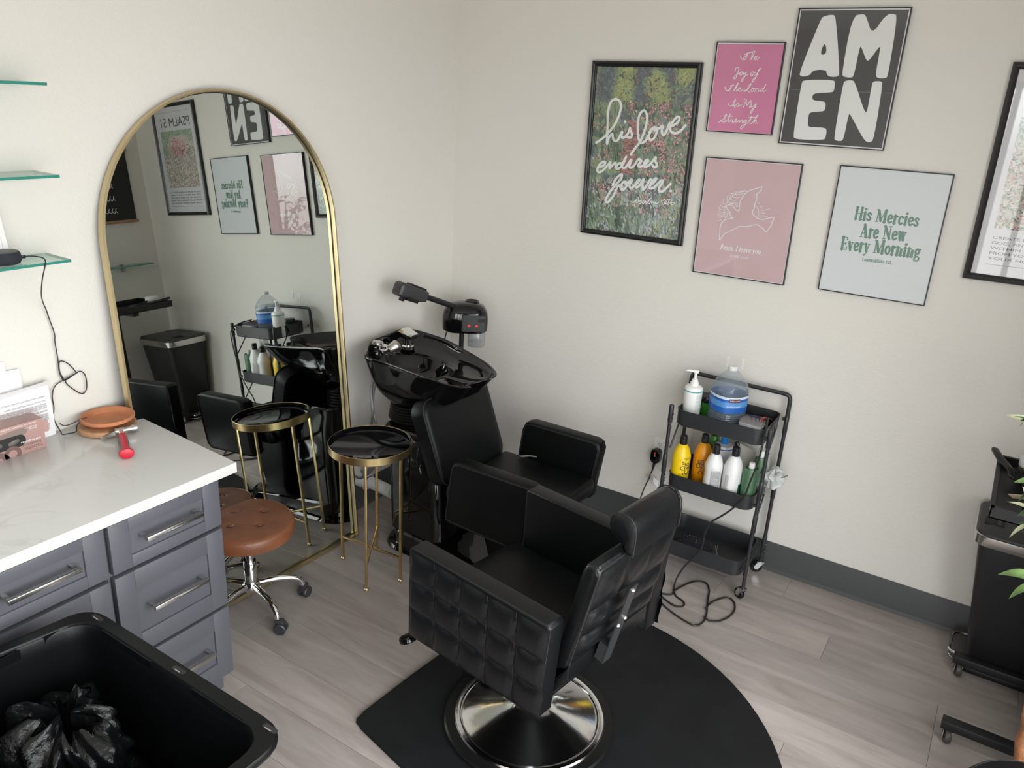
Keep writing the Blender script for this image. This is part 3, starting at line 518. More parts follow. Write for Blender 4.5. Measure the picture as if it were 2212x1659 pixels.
def dabs(t, name, x0, x1, z0, z1, y, n, colour, seed, size):
    rnd = random.Random(seed); b = B(); lay = b.bm.faces.layers.float_color if False else None
    cols = []; w, h = x1 - x0, z1 - z0; dy = .0007 / n
    def quad(cx, cz, a, L, Wd, k, c):
        ca, sa = cos(a), sin(a); P = []
        for u, v in ((-1, 0), (-.35, -.8), (.5, -.9), (1, 0), (.45, .85), (-.4, .8)):
            px = cx + (u * L * ca - v * Wd * sa); pz = cz + (u * L * sa + v * Wd * ca)
            P.append((min(max(px, x0), x1), y - .0004 - dy * k, min(max(pz, z0), z1)))
        b.face(P); cols.append(c)
    k = 0
    for i in range(n):
        u, v = rnd.random(), rnd.random()
        c, a, s = colour(u, v, i / n, rnd)
        if c is None: continue
        quad(x0 + u * w, z0 + v * h, a, size * s * rnd.uniform(.7, 1.4), size * s * rnd.uniform(.25, .45), i, c)
    bm = b.bm; me = bpy.data.meshes.new(name); bm.to_mesh(me); bm.free()
    at = me.color_attributes.new('ink', 'FLOAT_COLOR', 'CORNER'); i = 0
    for p, c in zip(me.polygons, cols):
        for li in p.loop_indices: at.data[li].color = (*c, 1)
    return meshobj(name, me, INKDABS, t)
def jit(c, rnd, k=.25): q = rnd.uniform(1 - k, 1 + k); return tuple(min(1, max(0, x * q * rnd.uniform(.92, 1.08))) for x in c)

def wall_prints():
    # 1 flower garden with brush lettering
    t, b, iw, ih, yb = frame_base('large black framed flower garden print lettered in white brush script', 1.0597, 1.8872, .5305, .7918, .0109, True)
    obj('backing', b, mat('print_dark_green', (.05, .075, .06), .6), t, smooth=False)
    from mathutils import noise
    GR = [(.13, .21, .14), (.19, .27, .17), (.09, .14, .11), (.25, .31, .17), (.17, .24, .22), (.08, .115, .11)]
    PK = [(.62, .22, .25), (.70, .38, .37), (.48, .10, .17), (.66, .28, .24), (.50, .20, .36), (.74, .50, .48)]
    def garden(u, v, f, r):
        a = pi / 2 + r.uniform(-.45, .45); q = noise.noise((u * 5, v * 5, 1)); q2 = noise.noise((u * 9, v * 9, 7))
        if v > .80:      # tree canopy with two trunks
            tr = min(abs(u - (.50 + .07 * math.sin((v - .8) * 16))), abs(u - (.79 + .03 * math.sin(v * 30))), abs(u - .40 - .25 * (v - .88)) if v > .9 else 1)
            if tr < .020 and f > .55: return jit((.135, .070, .070), r, .2), pi / 2 + r.uniform(-.3, .3), .75
            if q > .12: c = r.choice([(.30, .34, .12), (.36, .38, .15), (.24, .30, .14)])
            elif q > -.12: c = r.choice([(.17, .24, .13), (.20, .26, .20), (.14, .20, .13)])
            else: c = r.choice([(.085, .12, .13), (.07, .09, .10), (.12, .15, .18)])
            return jit(c, r, .2), r.uniform(0, pi), .95
        if v > .72:
            if u > .36 and q2 > -.1 and r.random() < .6: return jit(r.choice(PK), r), r.uniform(0, pi), .6
            if abs(u - .79) < .018 and f > .55: return jit((.135, .070, .070), r), pi / 2, .75
            return jit(r.choice([(.12, .17, .12), (.09, .12, .13), (.18, .24, .14)] if u > .3 else [(.24, .30, .17), (.17, .23, .15)]), r), a, .9
        if abs(u - .42 - .12 * (v - .55)) < .065 and .36 < v < .70: return jit(r.choice([(.34, .14, .12), (.44, .20, .17), (.26, .11, .11)]), r, .2), r.uniform(-.2, .2), .85
        dens = (.62 if u > .5 and v > .36 else .22) + q2 * .9
        if v < .34: dens = .26 + q2 * .8
        if v < .14: dens = -.1 + q2 * .4
        if r.random() < dens * .75: return jit(r.choice(PK), r), r.uniform(.3, 2.8), .60
        if v < .34 and r.random() < .40 + q * .6: return jit(r.choice([(.36, .42, .41), (.46, .49, .47), (.24, .31, .28), (.44, .42, .48)]), r), 2.0 + r.uniform(-.6, .6), .85
        c = GR[min(5, max(0, int((q + .5) * 6)))]
        return jit(c, r, .28), a + .25, 1.0
    dabs(t, 'painted_garden', -iw / 2, iw / 2, -ih / 2, ih / 2, yb, 6500, garden, 3, .0128)
    b = B()
    for s in DIG['love_big']: stroke(b, s, .0112, yb - .0014, 7)
    for s in DIG['love_small']: stroke(b, s, .0038, yb - .0014)
    obj('brush_lettering', b, WHITEINK, t, smooth=False, dbl=False)
    # 2 small pink
    t, b, iw, ih, yb = frame_base('small hot pink print with thin white handwriting in thin black frame', 1.5169, 2.1886, .2874, .3616, .0056, False)
    obj('backing', b, PAPER, t, smooth=False)
    sheet(t, 'pink_sheet', -iw / 2 + .003, iw / 2 - .0005, -ih / 2 + .001, ih / 2 - .005, yb - .0006, mat('pink_print', (.66, .20, .38), .55, var=(5, .06)))
    b = B()
    for s in DIG['joy']: stroke(b, s, .0029, yb - .001)
    obj('handwriting', b, WHITEINK, t, smooth=False, dbl=False)
    # 3 AMEN
    t, b, iw, ih, yb = frame_base('charcoal print with huge white rounded capitals, highest on the wall', 1.8999, 2.2382, .4121, .5151, .0038, False)
    obj('backing', b, PAPER, t, smooth=False)
    ch = mat('charcoal_print', (.020, .020, .0215), .5)
    sheet(t, 'charcoal_sheet', -iw / 2 + .0045, iw / 2 - .0045, -ih / 2 + .0045, -.045, yb - .0006, ch)
    sheet(t, 'charcoal_sheet', -iw / 2 + .0045, iw / 2 - .0045, -.0446, ih / 2 - .0045, yb - .0008, ch)
    A, hole, Mm, E, N = [chaikin(q, 2) for q in DIG['amen']]
    for nm, pts in (('letter_a', A), ('letter_m', Mm), ('letter_e', E), ('letter_n', N)):
        b = B(); b.prism(pts, yb - .0013, yb - .0010, 'y'); obj(nm, b, WHITEINK, t, smooth=False)
    b = B(); b.prism(hole, yb - .0016, yb - .0013, 'y'); obj('letter_counter', b, ch, t, smooth=False)
    # 4 dove
    t, b, iw, ih, yb = frame_base('pale pink print with a white line drawing of a dove', 1.6032, 1.6454, .4180, .5140, .0118, False)
    obj('backing', b, PAPER, t, smooth=False)
    sheet(t, 'pale_pink_sheet', -iw / 2 + .003, iw / 2 - .003, -ih / 2 + .003, ih / 2 - .003, yb - .0006, mat('pale_pink_print', (.62, .425, .45), .55, var=(4, .05)))
    b = B()
    for s in DIG['dove']: stroke(b, s, .0034, yb - .001, 4)
    for s in DIG['dove_thin']: stroke(b, s, .0020, yb - .001, 4)
    obj('dove_drawing', b, WHITEINK, t, smooth=False, dbl=False)
    b = B(); serif_line(b, 'Peace, I leave you.', (-.0947, -.1375), (.0945, -.1360), .0225, yb - .001, .165, .22); serif_line(b, 'JOHN 14:27', (-.046, -.1655), (.0388, -.163), .0100, yb - .001, .19)
    obj('verse_lettering', b, WHITEINK, t, smooth=False, dbl=False)
    # 5 mercies
    t, b, iw, ih, yb = frame_base('white print with green serif lettering in thin black frame', 2.1667, 1.6573, .4159, .5146, .0033, False)
    obj('backing', b, mat('cool_white_print', (.70, .735, .77), .5), t, smooth=False)
    b = B(); y = yb - .0006
    serif_line(b, 'His Mercies', (-.118, .0505), (.1218, .0497), .0492, y); serif_line(b, 'Are New', (-.0844, -.0180), (.0877, -.0118), .053, y)
    serif_line(b, 'Every Morning', (-.1481, -.0777), (.1518, -.0707), .0525, y); serif_line(b, 'Lamentations 3:23', (-.0555, -.1130), (.0542, -.1086), .0155, y, .17)
    obj('verse_lettering', b, mat('green_print', (.105, .24, .17), .6), t, smooth=False, dbl=False)
    # 6 PSALM 51
    t, b, iw, ih, yb = frame_base('large black framed print of flowers above typed capitals, beside the trash can corner', 2.7449, 1.9278, .5321, .7810, .0094, True)
    obj('backing', b, mat('cool_white_print_2', (.70, .70, .745), .5), t, smooth=False)
    def meadow(u, v, f, r):
        a = r.uniform(0, pi)
        WH = [(.62, .58, .52), (.70, .66, .62), (.52, .47, .42), (.60, .50, .46)]; P2 = [(.62, .16, .25), (.70, .34, .38), (.55, .10, .20), (.68, .42, .42)]
        GN = [(.17, .26, .17), (.24, .30, .20), (.11, .17, .12), (.30, .33, .24), (.33, .29, .20)]
        q = math.hypot((u - .52) * 1.1, (v - .70) * 1.5); s = r.random()
        if v > .90 or (v > .60 and u > .84) or (v > .8 and abs(u - .45) > .3): return jit(r.choice([(.22, .34, .24), (.30, .42, .31), (.36, .44, .33), (.50, .50, .44)]), r, .2), a, .9
        if q < .27 and s < .72 - q: return jit(r.choice(P2), r, .2), a, .75
        if v > .74: return jit(r.choice(WH + [(.70, .50, .50), (.60, .56, .50), (.38, .42, .33)]), r, .15), a, .8
        if s < .10: return jit(r.choice(P2), r, .2), a, .75
        if s < .62: return jit(r.choice(WH), r, .18), a, .9
        return jit(r.choice(GN + [(.42, .42, .34), (.48, .44, .38)]), r, .3), a, .8
    dabs(t, 'painted_flowers', -.201, .196, -.192, .206, yb, 4200, meadow, 8, .0115)
    b = B(); y = yb - .0006
    add_text(b, 'PSALM 51', lambda p, q: (p - .198, y, q + .232), .089, width=.362)
    lines = ['CREATE IN ME A CLEAN HEART, O', 'GOD, AND RENEW A RIGHT SPIRIT', 'WITHIN ME. DO NOT CAST ME', 'FROM YOUR PRESENCE OR TAKE', 'YOUR HOLY SPIRIT FROM ME']
    for k, s in enumerate(lines): add_text(b, s, lambda p, q, z=-.2300 - k * .0196: (p - .198, y, q + z), .0150, width=.392)
    obj('typed_lettering', b, mat('black_print', (.05, .05, .055), .6), t, smooth=False, dbl=False)
    for z in (-.327, .332): b = B(); b.box(-.200, .197, y - .0002, y, z - .0007, z + .0007); obj('rule_line', b, mat('black_print', (.05, .05, .055), .6), t, smooth=False)
wall_prints()
# ------------------------------------------------------------------ leaning arched mirror
def arch(u0, u1, v0, vc, d, n=28):
    """closed outline inset by d, counter-clockwise"""
    R = (u1 - u0) / 2 - d; c = (u0 + u1) / 2
    p = [(u0 + d, v0 + d), (u1 - d, v0 + d)]
    p += [(c + R * cos(pi * k / n), vc + R * sin(pi * k / n)) for k in range(n + 1)]
    return p
def mirror():
    n = Vector((.99694321, -.03084714, .0717823)).normalized(); u = Vector((0, 0, 1)).cross(n).normalized(); v = n.cross(u)
    o0 = Vector((.207224, 0, 0)) + u * -1.5125 + v * .001
    t = thing('floor_mirror', 'tall arched mirror in thin gold frame leaning on the left wall', 'mirror')
    t.matrix_world = Matrix(((u.x, v.x, n.x, o0.x), (u.y, v.y, n.y, o0.y), (u.z, v.z, n.z, o0.z), (0, 0, 0, 1)))
    hw, vc = .5275, 1.55; A = lambda d: arch(-hw, hw, .001, vc, d)
    b = B(); loops = []
    for d, h in ((.006, -.0075), (0, -.006), (0, .022), (.0015, .024), (.0085, .024), (.010, .0225), (.0105, .001)): loops.append([(x, y, h) for x, y in A(d)])
    b.loft(loops, False, False); obj('frame', b, GOLDFRAME, t, ang=30)
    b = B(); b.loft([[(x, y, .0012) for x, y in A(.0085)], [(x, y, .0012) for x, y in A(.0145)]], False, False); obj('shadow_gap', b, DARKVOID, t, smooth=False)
    b = B(); b.loft([[(x, y, -.006) for x, y in A(.004)], [(x, y, .0006) for x, y in A(.004)]]); obj('mirror_glass', b, MIRROR, t, smooth=False)
mirror()

# ------------------------------------------------------------------ worktop and drawer cabinets
ZC = .94
def counter():
    t = thing('worktop', 'white veined quartz worktop over the grey drawer cabinets', 'worktop', (.33, -2.6, ZC - .036), wc=True)
    b = B(); b.prism([(0, -3.28), (.662, -3.28), (.662, -2.036), (.118, -2.006), (.118, -2.045), (0, -2.045)], ZC - .036, ZC, 'z', r=.0025)
    obj('slab', b, QUARTZ, t)
    def cabinet(label, yc):
        c = thing('drawer_cabinet', label, 'cabinet', (.30, yc, 0), group='grey drawer cabinets under the worktop')
        hw = .1975; dx = -.30
        b = B(); b.box(dx + .02, dx + .595, -hw, hw, .105, ZC - .036, r=.0015); obj('carcass', b, GREYPAINT, c)
        b = B(); b.box(dx + .02, dx + .545, -hw, hw, 0, .105); obj('toe_kick', b, GREYPAINT, c)
        for z0, z1 in ((.714, .878), (.405, .700), (.118, .392)):
            x1 = dx + .620; bz = .040 if z1 - z0 < .2 else .068; by = .062; y0, y1 = -hw + .007, hw - .007; f = dx + .5955
            b = B()      # five-piece shaker front: stiles, rails and a sunk panel
            b.box(f, x1, y0, y0 + by, z0, z1, r=.0015); b.box(f, x1, y1 - by, y1, z0, z1, r=.0015)
            b.box(f, x1, y0 + by, y1 - by, z0, z0 + bz, r=.0008); b.box(f, x1, y0 + by, y1 - by, z1 - bz, z1, r=.0008)
            b.box(f, x1 - .007, y0 + by - .004, y1 - by + .004, z0 + bz - .004, z1 - bz + .004)
            d = obj('drawer', b, GREYPAINT, c)
            zc = (z0 + z1) / 2 + (.012 if z1 - z0 < .2 else .010); hx = x1 + .035
            b = B(); b.box(hx - .007, hx + .007, -.098, .098, zc - .007, zc + .007, r=.0012)
            for q in (-1, 1): b.box(x1 - .008, hx - .004, q * .09 - .006, q * .09 + .006, zc - .006, zc + .006, r=.001)
            obj('handle', b, NICKEL, d)
        return c
    cabinet('grey three-drawer cabinet at the end of the worktop beside the mirror', -2.2695)
    cabinet('grey three-drawer cabinet half hidden behind the black storage tote', -2.6655)
    cabinet('grey drawer cabinet at the far left end, cut off by the frame edge', -3.0615)
    # saucer on a wooden round
    s = thing('wooden_board', 'round wooden board under the terracotta saucer', 'board', (.108, -2.134, ZC))
    b = B(); b.lathe([(.0001, 0), (.088, 0), (.094, .003), (.095, .010), (.094, .017), (.091, .020), (.0001, .020)], 40); obj('board', b, WOOD, s)
    s = thing('terracotta_saucer', 'shallow terracotta plant saucer on the round wooden board', 'saucer', (.104, -2.128, ZC + .020))
    b = B(); b.lathe([(.0001, 0), (.062, 0), (.066, .002), (.078, .012), (.084, .014), (.0875, .017), (.0880, .025), (.0855, .0275), (.080, .0275), (.077, .025), (.068, .010), (.060, .007), (.0001, .007)], 48)
    obj('saucer', b, TERRA, s)
    # hammer lying on the worktop
    h = thing('hammer', 'claw hammer with red and grey grip lying on the worktop', 'hammer', (.2113, -2.146, ZC), wc=True)
    hd = Vector((.0315, .1045, 0)).normalized(); gd = Vector((.178, -.093, 0)).normalized(); c = Vector((.200, -2.142, ZC + .0185)); up = Vector((0, 0, 1))
    def ring(p, d, a, bb, n=10, pw=1):
        s_ = up.cross(d).normalized(); return [p + s_ * a * cos(2 * pi * k / n) + up * bb * sin(2 * pi * k / n) for k in range(n)]
    b = B(); b.loft([ring(c + hd * x, hd, r, r2) for x, r, r2 in ((-.020, .012, .012), (.004, .0125, .0125), (.016, .010, .010), (.030, .0095, .0095), (.036, .013, .013), (.050, .0138, .0138), (.054, .0125, .0125))])
    head = obj('head', b, STEEL, h)
    b = B()
    for q in (-1, 1):
        P = []
        for k in range(6):
            f = k / 5; p = c - hd * (.014 + .052 * f) + gd * (q * (.0045 + .006 * f)) + up * (-.004 * f - .010 * f * f)
            P.append([p + gd * (.0042 * s1) + up * ((.0085 * (1 - .75 * f)) * s2) for s1, s2 in ((-1, -1), (1, -1), (1, 1), (-1, 1))])
        b.loft(P)
    obj('claw', b, STEEL, h, smooth=False)
    def along(prof, m, name):
        b = B(); b.loft([ring(c + gd * x + up * z, gd, a, q, 14) for x, a, q, z in prof]); return obj(name, b, m, h)
    along([(.008, .0085, .0085, 0), (.045, .0078, .0078, 0), (.060, .0085, .0085, 0)], CHROME, 'neck')
    along([(.052, .0125, .012, -.002), (.058, .0145, .0135, -.002), (.100, .0165, .015, -.002), (.140, .0150, .0135, -.004), (.168, .0155, .014, -.004), (.180, .0170, .015, -.003)], GREYRUB, 'grip')
    b = B()
    def strip(f, w):
        x = .050 + .132 * f; a = .0135 + .003 * sin(pi * f); return c + gd * x + up.cross(gd).normalized() * (w * .0095) + up * (a - .0005 - .0035 * w * w - .003 * f)
    b.grid(lambda f, w: strip(f, w * 2 - 1), 10, 5); b.grid(lambda f, w: strip(f, w * 2 - 1) + up * -.004, 10, 5); obj('red_inlay', b, RED, h)
    along([(.174, .017, .0145, -.003), (.182, .0215, .0165, -.001), (.196, .0235, .0180, -.0005), (.203, .0215, .0170, -.0005), (.206, .014, .011, -.001)], RED, 'butt_cap')
    # papers leaning on the wall
    p = thing('paper_stack', 'loose white printed sheets propped against the left wall', 'papers', (.02, -2.40, ZC), wc=True)
    def page(name, y0, y1, h, tilt, x0, lean, lines, fold=0):
        b = B()
        def f(a, c_):
            y = y0 + (y1 - y0) * a; z = ZC + h * c_ + tilt * (1 - a) * c_; x = x0 - lean * c_ + .006 * sin(pi * c_) + .003 * sin(a * 5)
            if fold and c_ > .86 - .12 * a: x += (c_ - .86 + .12 * a) * .16; z -= (c_ - .86 + .12 * a) * .05
            return (x, y, z)
        b.grid(f, 10, 14); o = obj(name, b, PAPER, p)
        if lines:
            b = B(); rnd = random.Random(5)
            for c_, L in lines:
                for k in range(2):
                    a = .06
                    while a < L:
                        w = rnd.uniform(.03, .10); P = [f(min(a, .95), c_), f(min(a + w, .95), c_), f(min(a + w, .95), c_ + .006), f(min(a, .95), c_ + .006)]
                        b.face([(q[0] + .0012, q[1], q[2]) for q in P]); a += w + .012
                    c_ -= .013
            obj('print_lines', b, INK, o, smooth=False, dbl=False)
        return o
    page('sheet', -2.268, -2.56, .205, .0, .024, .012, [(.70, .93), (.63, .5), (.575, .9), (.545, .93), (.515, .93), (.46, .55), (.40, .9), (.37, .93), (.34, .93), (.31, .7), (.22, .93), (.19, .9), (.15, .95)], 1)
    page('sheet', -2.345, -2.60, .262, -.01, .014, .006, None)
    page('sheet', -2.385, -2.62, .290, -.005, .010, .004, None)
    page('sheet', -2.432, -2.66, .318, -.012, .007, .003, None)
    b = B(); b.tube([(.008, -2.43, ZC + .300), (.008, -2.432, ZC + .322), (.008, -2.47, ZC + .328), (.008, -2.52, ZC + .322)], .0018, 6); obj('binder_edge', b, BLACKPLASTIC, p)
    # glove box, standing upside down
    g = thing('glove_box', 'dusty pink cardboard glove box standing upside down, hand hole at front', 'box', (.062, -2.46, ZC), wc=True)
    pk = mat('dusty_pink_card', (.40, .245, .225), .6, var=(6, .06)); br = mat('brown_print', (.155, .095, .085), .6)
    X0, X1, Y0, Y1, Z1 = .034, .102, -2.585, -2.342, ZC + .104
    b = B(); b.box(X0, X1, Y0, Y1, ZC, Z1, r=.001); bx = obj('carton', b, pk, g)
    b = B(); q = [(X1 + .0004, y, z) for y, z in rrect(Y0 + .055, Y1 - .060, ZC + .030, ZC + .070, .0195, 8)]; b.face(q); obj('hand_hole', b, DARKVOID, g, smooth=False)
    b = B(); b.prism(chaikin([(Y0 + .045, ZC + .03), (Y0 + .05, ZC + .075), (Y1 - .095, ZC + .09), (Y1 - .05, ZC + .09), (Y1 - .05, ZC + .075), (Y1 - .07, ZC + .060)], 2), X1 + .0001, X1 + .0003, 'x'); obj('hole_surround', b, mat('taupe_print', (.22, .165, .145), .6), g, smooth=False)
    b = B(); rnd = random.Random(2)
    def glove(a, c_):
        y = Y0 + .060 + .105 * a; z = ZC + .034 + .032 * c_; return (X1 + .001 + .006 * sin(pi * c_) * (1 + .5 * sin(a * 9)) - .008 * a, y, z + .004 * sin(a * 7))
    b.grid(glove, 14, 8); obj('glove', b, mat('taupe_nitrile', (.125, .105, .095), .5, bump=(40, .4, 3)), g)
    b = B()
    def ringp(cy, cz, r0, r1):
        n = 28
        for k in range(n):
            a, c_ = 2 * pi * k / n, 2 * pi * (k + 1) / n; P = []
            for r_, w in ((r0, a), (r1, a), (r1, c_), (r0, c_)):
                y, z = cy + r_ * cos(w), cz + r_ * sin(w)
                P.append((X1 + .0006, min(max(y, Y0), Y1), min(max(z, ZC + .0008), Z1)))
            try: b.face(P)
            except Exception: pass
    for rg in ((Y1 - .105, ZC + .012, .013, .026), (Y1 - .148, ZC - .004, .014, .032), (Y1 - .20, ZC + .085, .012, .028), (Y1 - .185, ZC + .012, .0, .016)):
        b = B(); ringp(*rg); obj('swirl_print', b, br, g, smooth=False, dbl=False)
    def upside(y, z): return lambda a, c_: (X1 + .0007, y - a, z - c_)
    b = B(); add_text(b, 'mocha', lambda a, c_: (X1 + .0007, Y1 - .012 - a, ZC + .021 - c_), .017, width=.056); add_text(b, 'buttons', lambda a, c_: (X1 + .0007, Y1 - .014 - a, ZC + .033 - c_), .014, width=.060); obj('box_lettering', b, br, g, smooth=False, dbl=False)
    b = B(); add_text(b, 'nitrile gloves', lambda a, c_: (X1 + .0007, Y1 - .014 - a, ZC + .043 - c_), .0105, width=.062)
    add_text(b, 'powder free . disposable . latex free', lambda a, c_: (X1 + .0007, Y1 - .022 - a, ZC + .099 - c_), .0065, width=.108)
    obj('white_lettering', b, WHITEINK, g, smooth=False, dbl=False); b = B()
    add_text(b, 'one size fits', lambda a, c_: (X1 + .0007, Y1 - .020 - a, ZC + .0865 - c_), .006, width=.038); add_text(b, '100 pieces', lambda a, c_: (X1 + .0007, Y1 - .020 - a, ZC + .0805 - c_), .006, width=.024)
    obj('white_lettering', b, WHITEINK, g, smooth=False, dbl=False)
    b = B(); b.prism(rrect(Y1 - .001, Y1 + .016, ZC + .052, ZC + .094, .006, 4), X1 - .002, X1 - .001, 'x'); obj('side_tab', b, pk, g, smooth=False)
    b = B(); b.grid(lambda a, c_: (X1 - .001 - .050 * c_, Y0 + (Y1 - Y0 + .004) * a, Z1 + .001 + .020 * c_ + .004 * sin(pi * a)), 6, 2); obj('clear_flap', b, clear_mat('clear_film', (.90, .86, .85), 1.4, .05, (.6, .5, .48), .18), g)
counter()

# ------------------------------------------------------------------ glass shelves, speaker, its cable, white frame
def shelves():
    rows = ((2.068, 'top glass shelf of three on the left wall'), (1.806, 'middle glass shelf of three on the left wall'), (1.548, 'lowest glass shelf on the left wall, holding the round speaker'))
    for z, lb in rows:
        t = thing('glass_shelf', lb, 'shelf', (0, -2.55, z), wc=True, group='green glass shelves on the left wall')
        b = B(); b.box(.004, .152, -2.90, -2.206, z - .004, z + .004); s = obj('glass_pane', b, GREENGLASS, t, smooth=False)
        b = B(); b.box(.1512, .1526, -2.90, -2.2055, z - .0041, z + .0041, r=.0004); b.box(.004, .1512, -2.2062, -2.2054, z - .0041, z + .0041); obj('polished_edge', b, GLASSEDGE, t, smooth=False)
        for y in (-2.395, -2.80):
            b = B(); b.prism(chaikin([(0, z - .034), (.014, z - .034), (.020, z - .016), (.052, z - .010), (.056, z - .0045), (.0, z - .0045)], 1), y - .011, y + .011, 'y'); b.box(0, .030, y - .011, y + .011, z + .0045, z + .012, r=.002)
            obj('bracket', b, NICKEL, t)
    # smart speaker
    zs = 1.552
    t = thing('smart_speaker', 'round charcoal fabric smart speaker on the lowest glass shelf', 'speaker', (.085, -2.374, zs))
    b = B(); b.lathe([(.0001, 0), (.040, 0), (.046, .003), (.0495, .010), (.050, .020), (.0485, .030), (.045, .036), (.0001, .0365)], 40); obj('body', b, mat('charcoal_fabric', (.020, .021, .030), .85, bump=(900, .3, 1)), t)
    b = B(); b.lathe([(.0001, .0365), (.041, .0368), (.043, .0362)], 40); obj('top_plate', b, BLACKPLASTIC, t)
    b = B(); b.box(.004, .012, .049, .062, .010, .019, r=.001); obj('plug', b, BLACKPLASTIC, t)
    # its cable down the wall
    yz = [(-2.312, 1.5665), (-2.285, 1.5675), (-2.262, 1.560), (-2.243, 1.545), (-2.231, 1.522)]
    xs = [.093, .105, .125, .148, .158]
    P = [(x, y, z) for x, (y, z) in zip(xs, yz)] + [(.150, -2.2253 - .06, 1.4839)]
    dn = [(-2.2376, 1.4602), (-2.2363, 1.3985), (-2.2294, 1.3425), (-2.2194, 1.2848), (-2.2224, 1.2532), (-2.2197, 1.1956), (-2.2224, 1.155), (-2.2182, 1.129), (-2.2076, 1.1144), (-2.177, 1.1264), (-2.1694, 1.1345), (-2.1845, 1.1653), (-2.2057, 1.1839), (-2.2185, 1.1820), (-2.2200, 1.150), (-2.2150, 1.128), (-2.2102, 1.1184), (-2.2017, 1.0993), (-2.1811, 1.0731), (-2.1592, 1.0531), (-2.142, 1.0568), (-2.1355, 1.0809), (-2.1375, 1.1158), (-2.1484, 1.1324), (-2.1681, 1.1324), (-2.1899, 1.1264), (-2.2117, 1.1188), (-2.2368, 1.109), (-2.2515, 1.0931), (-2.2572, 1.0645), (-2.2573, 1.0308), (-2.2640, .9911)]
    top_ = [(.158, -2.2900, 1.5560), (.150, -2.2985, 1.5000), (.110, -2.2880, 1.4520), (.060, -2.2610, 1.4300)]
    P = [(.093, -2.312, 1.5665), (.105, -2.296, 1.5672), (.128, -2.283, 1.5650), (.150, -2.284, 1.5610), (.1575, -2.290, 1.545), (.150, -2.300, 1.505), (.110, -2.290, 1.450), (.055, -2.262, 1.408), (.020, -2.238, 1.372)]
    for i, (y, z) in enumerate(dn[2:]): P.append((.012 + (.004 if i in (8, 13, 14, 22, 23, 24) else 0) + .0012 * (i % 3), y, z))
    P += [(.042, -2.262, ZC + .012), (.052, -2.262, ZC + .0035), (.060, -2.245, ZC + .0035), (.064, -2.222, ZC + .004), (.066, -2.218, ZC + .024), (.074, -2.200, ZC + .046), (.082, -2.188, ZC + .050), (.070, -2.205, ZC + .046), (.055, -2.232, ZC + .032), (.045, -2.250, ZC + .030), (.040, -2.260, ZC + .040)]
    b = B(); b.tube(cat(P, 5), .0019, 6); tag(obj('speaker_cable', b, mat('dark_cable', (.02, .015, .022), .5)), 'thin black speaker cable looping down the left wall to the worktop', 'cable')
    # white picture frame leaning on the shelf, mostly outside the picture
    t = thing('white_frame', 'white framed picture leaning on the lowest glass shelf behind the speaker', 'frame', (.05, -2.44, zs), wc=True)
    def lean(y, h): return (.062 - .20 * h, y, zs + h)
    b = B(); a = [(-2.338, 0), (-2.338, .155), (-2.54, .155), (-2.54, 0)]; i = [(-2.352, .014), (-2.352, .141), (-2.526, .141), (-2.526, .014)]
    f = lambda q, d: [(lean(y, h)[0] + d, y, lean(y, h)[2]) for y, h in q]
    b.loft([f(a, -.012), f(a, 0), f(i, 0), f(i, -.006)], False, False); obj('frame', b, WHITEPL, t, smooth=False)
    b = B(); b.loft([f(i, -.011), f(i, -.005)]); obj('picture', b, PAPER, t, smooth=False)
    t = thing('trinket', 'small gold ornament at the edge of the middle glass shelf', 'ornament', (.075, -2.452, 1.810))
    b = B(); b.lathe([(.0001, 0), (.020, 0), (.022, .003), (.012, .006), (.017, .010), (.020, .016), (.014, .021), (.0001, .022)], 20); obj('ornament', b, GOLD, t)
shelves()

# ------------------------------------------------------------------ round tray side table
def side_table():
    c = (.455, -1.174)
    t = thing('side_table', 'gold side table with round black tray top, beside the mirror', 'table', (*c, 0), wc=True)
    R, z0, z1 = .183, .620, .656
    b = B(); b.lathe([(R - .014, z0 - .001), (R - .002, z0), (R, z0 + .002), (R, z1 - .001), (R - .0012, z1), (R - .0025, z1 - .001), (R - .0028, z0 + .010)], 64, (c[0], c[1], 0), cap=False); obj('rim', b, GOLD, t)
    b = B(); b.lathe([(.0001, z0 + .001), (R - .016, z0 + .001), (R - .0029, z0 + .003), (R - .0029, z1 - .002), (R - .004, z1 - .002), (R - .006, z0 + .013), (R - .014, z0 + .007), (.0001, z0 + .007)], 64, (c[0], c[1], 0)); obj('tray', b, LACQUER, t)
    feet = [(.2871, -1.1877), (.5505, -1.3113), (.6229, -1.1661), (.3597, -1.0310)]; q = .0085
    for x, y in feet:
        d = Vector((x - c[0], y - c[1], 0)).normalized(); a = math.atan2(d.y, d.x)
        M = Matrix.Translation((x, y, 0)) @ Matrix.Rotation(a, 4, 'Z')
        b = B(); b.box(-q * .7, q * .7, -q * .7, q * .7, .016, z0, r=.001, M=M); lg = obj('leg', b, GOLD, t)
        b = B(); b.sphere((x, y, .009), .009, 12, (1.15, 1.15, 1)); obj('foot', b, mat('polished_brass', (.78, .60, .30), .12, 1), lg)
    for i, j, z in ((0, 2, .125), (1, 3, .133)):
        p, w = Vector((*feet[i], z)), Vector((*feet[j], z)); d = w - p; a = math.atan2(d.y, d.x)
        b = B(); b.box(0, d.length, -.005, .005, -.005, .005, r=.0008, M=Matrix.Translation(p) @ Matrix.Rotation(a, 4, 'Z')); obj('stretcher', b, GOLD, t)
side_table()

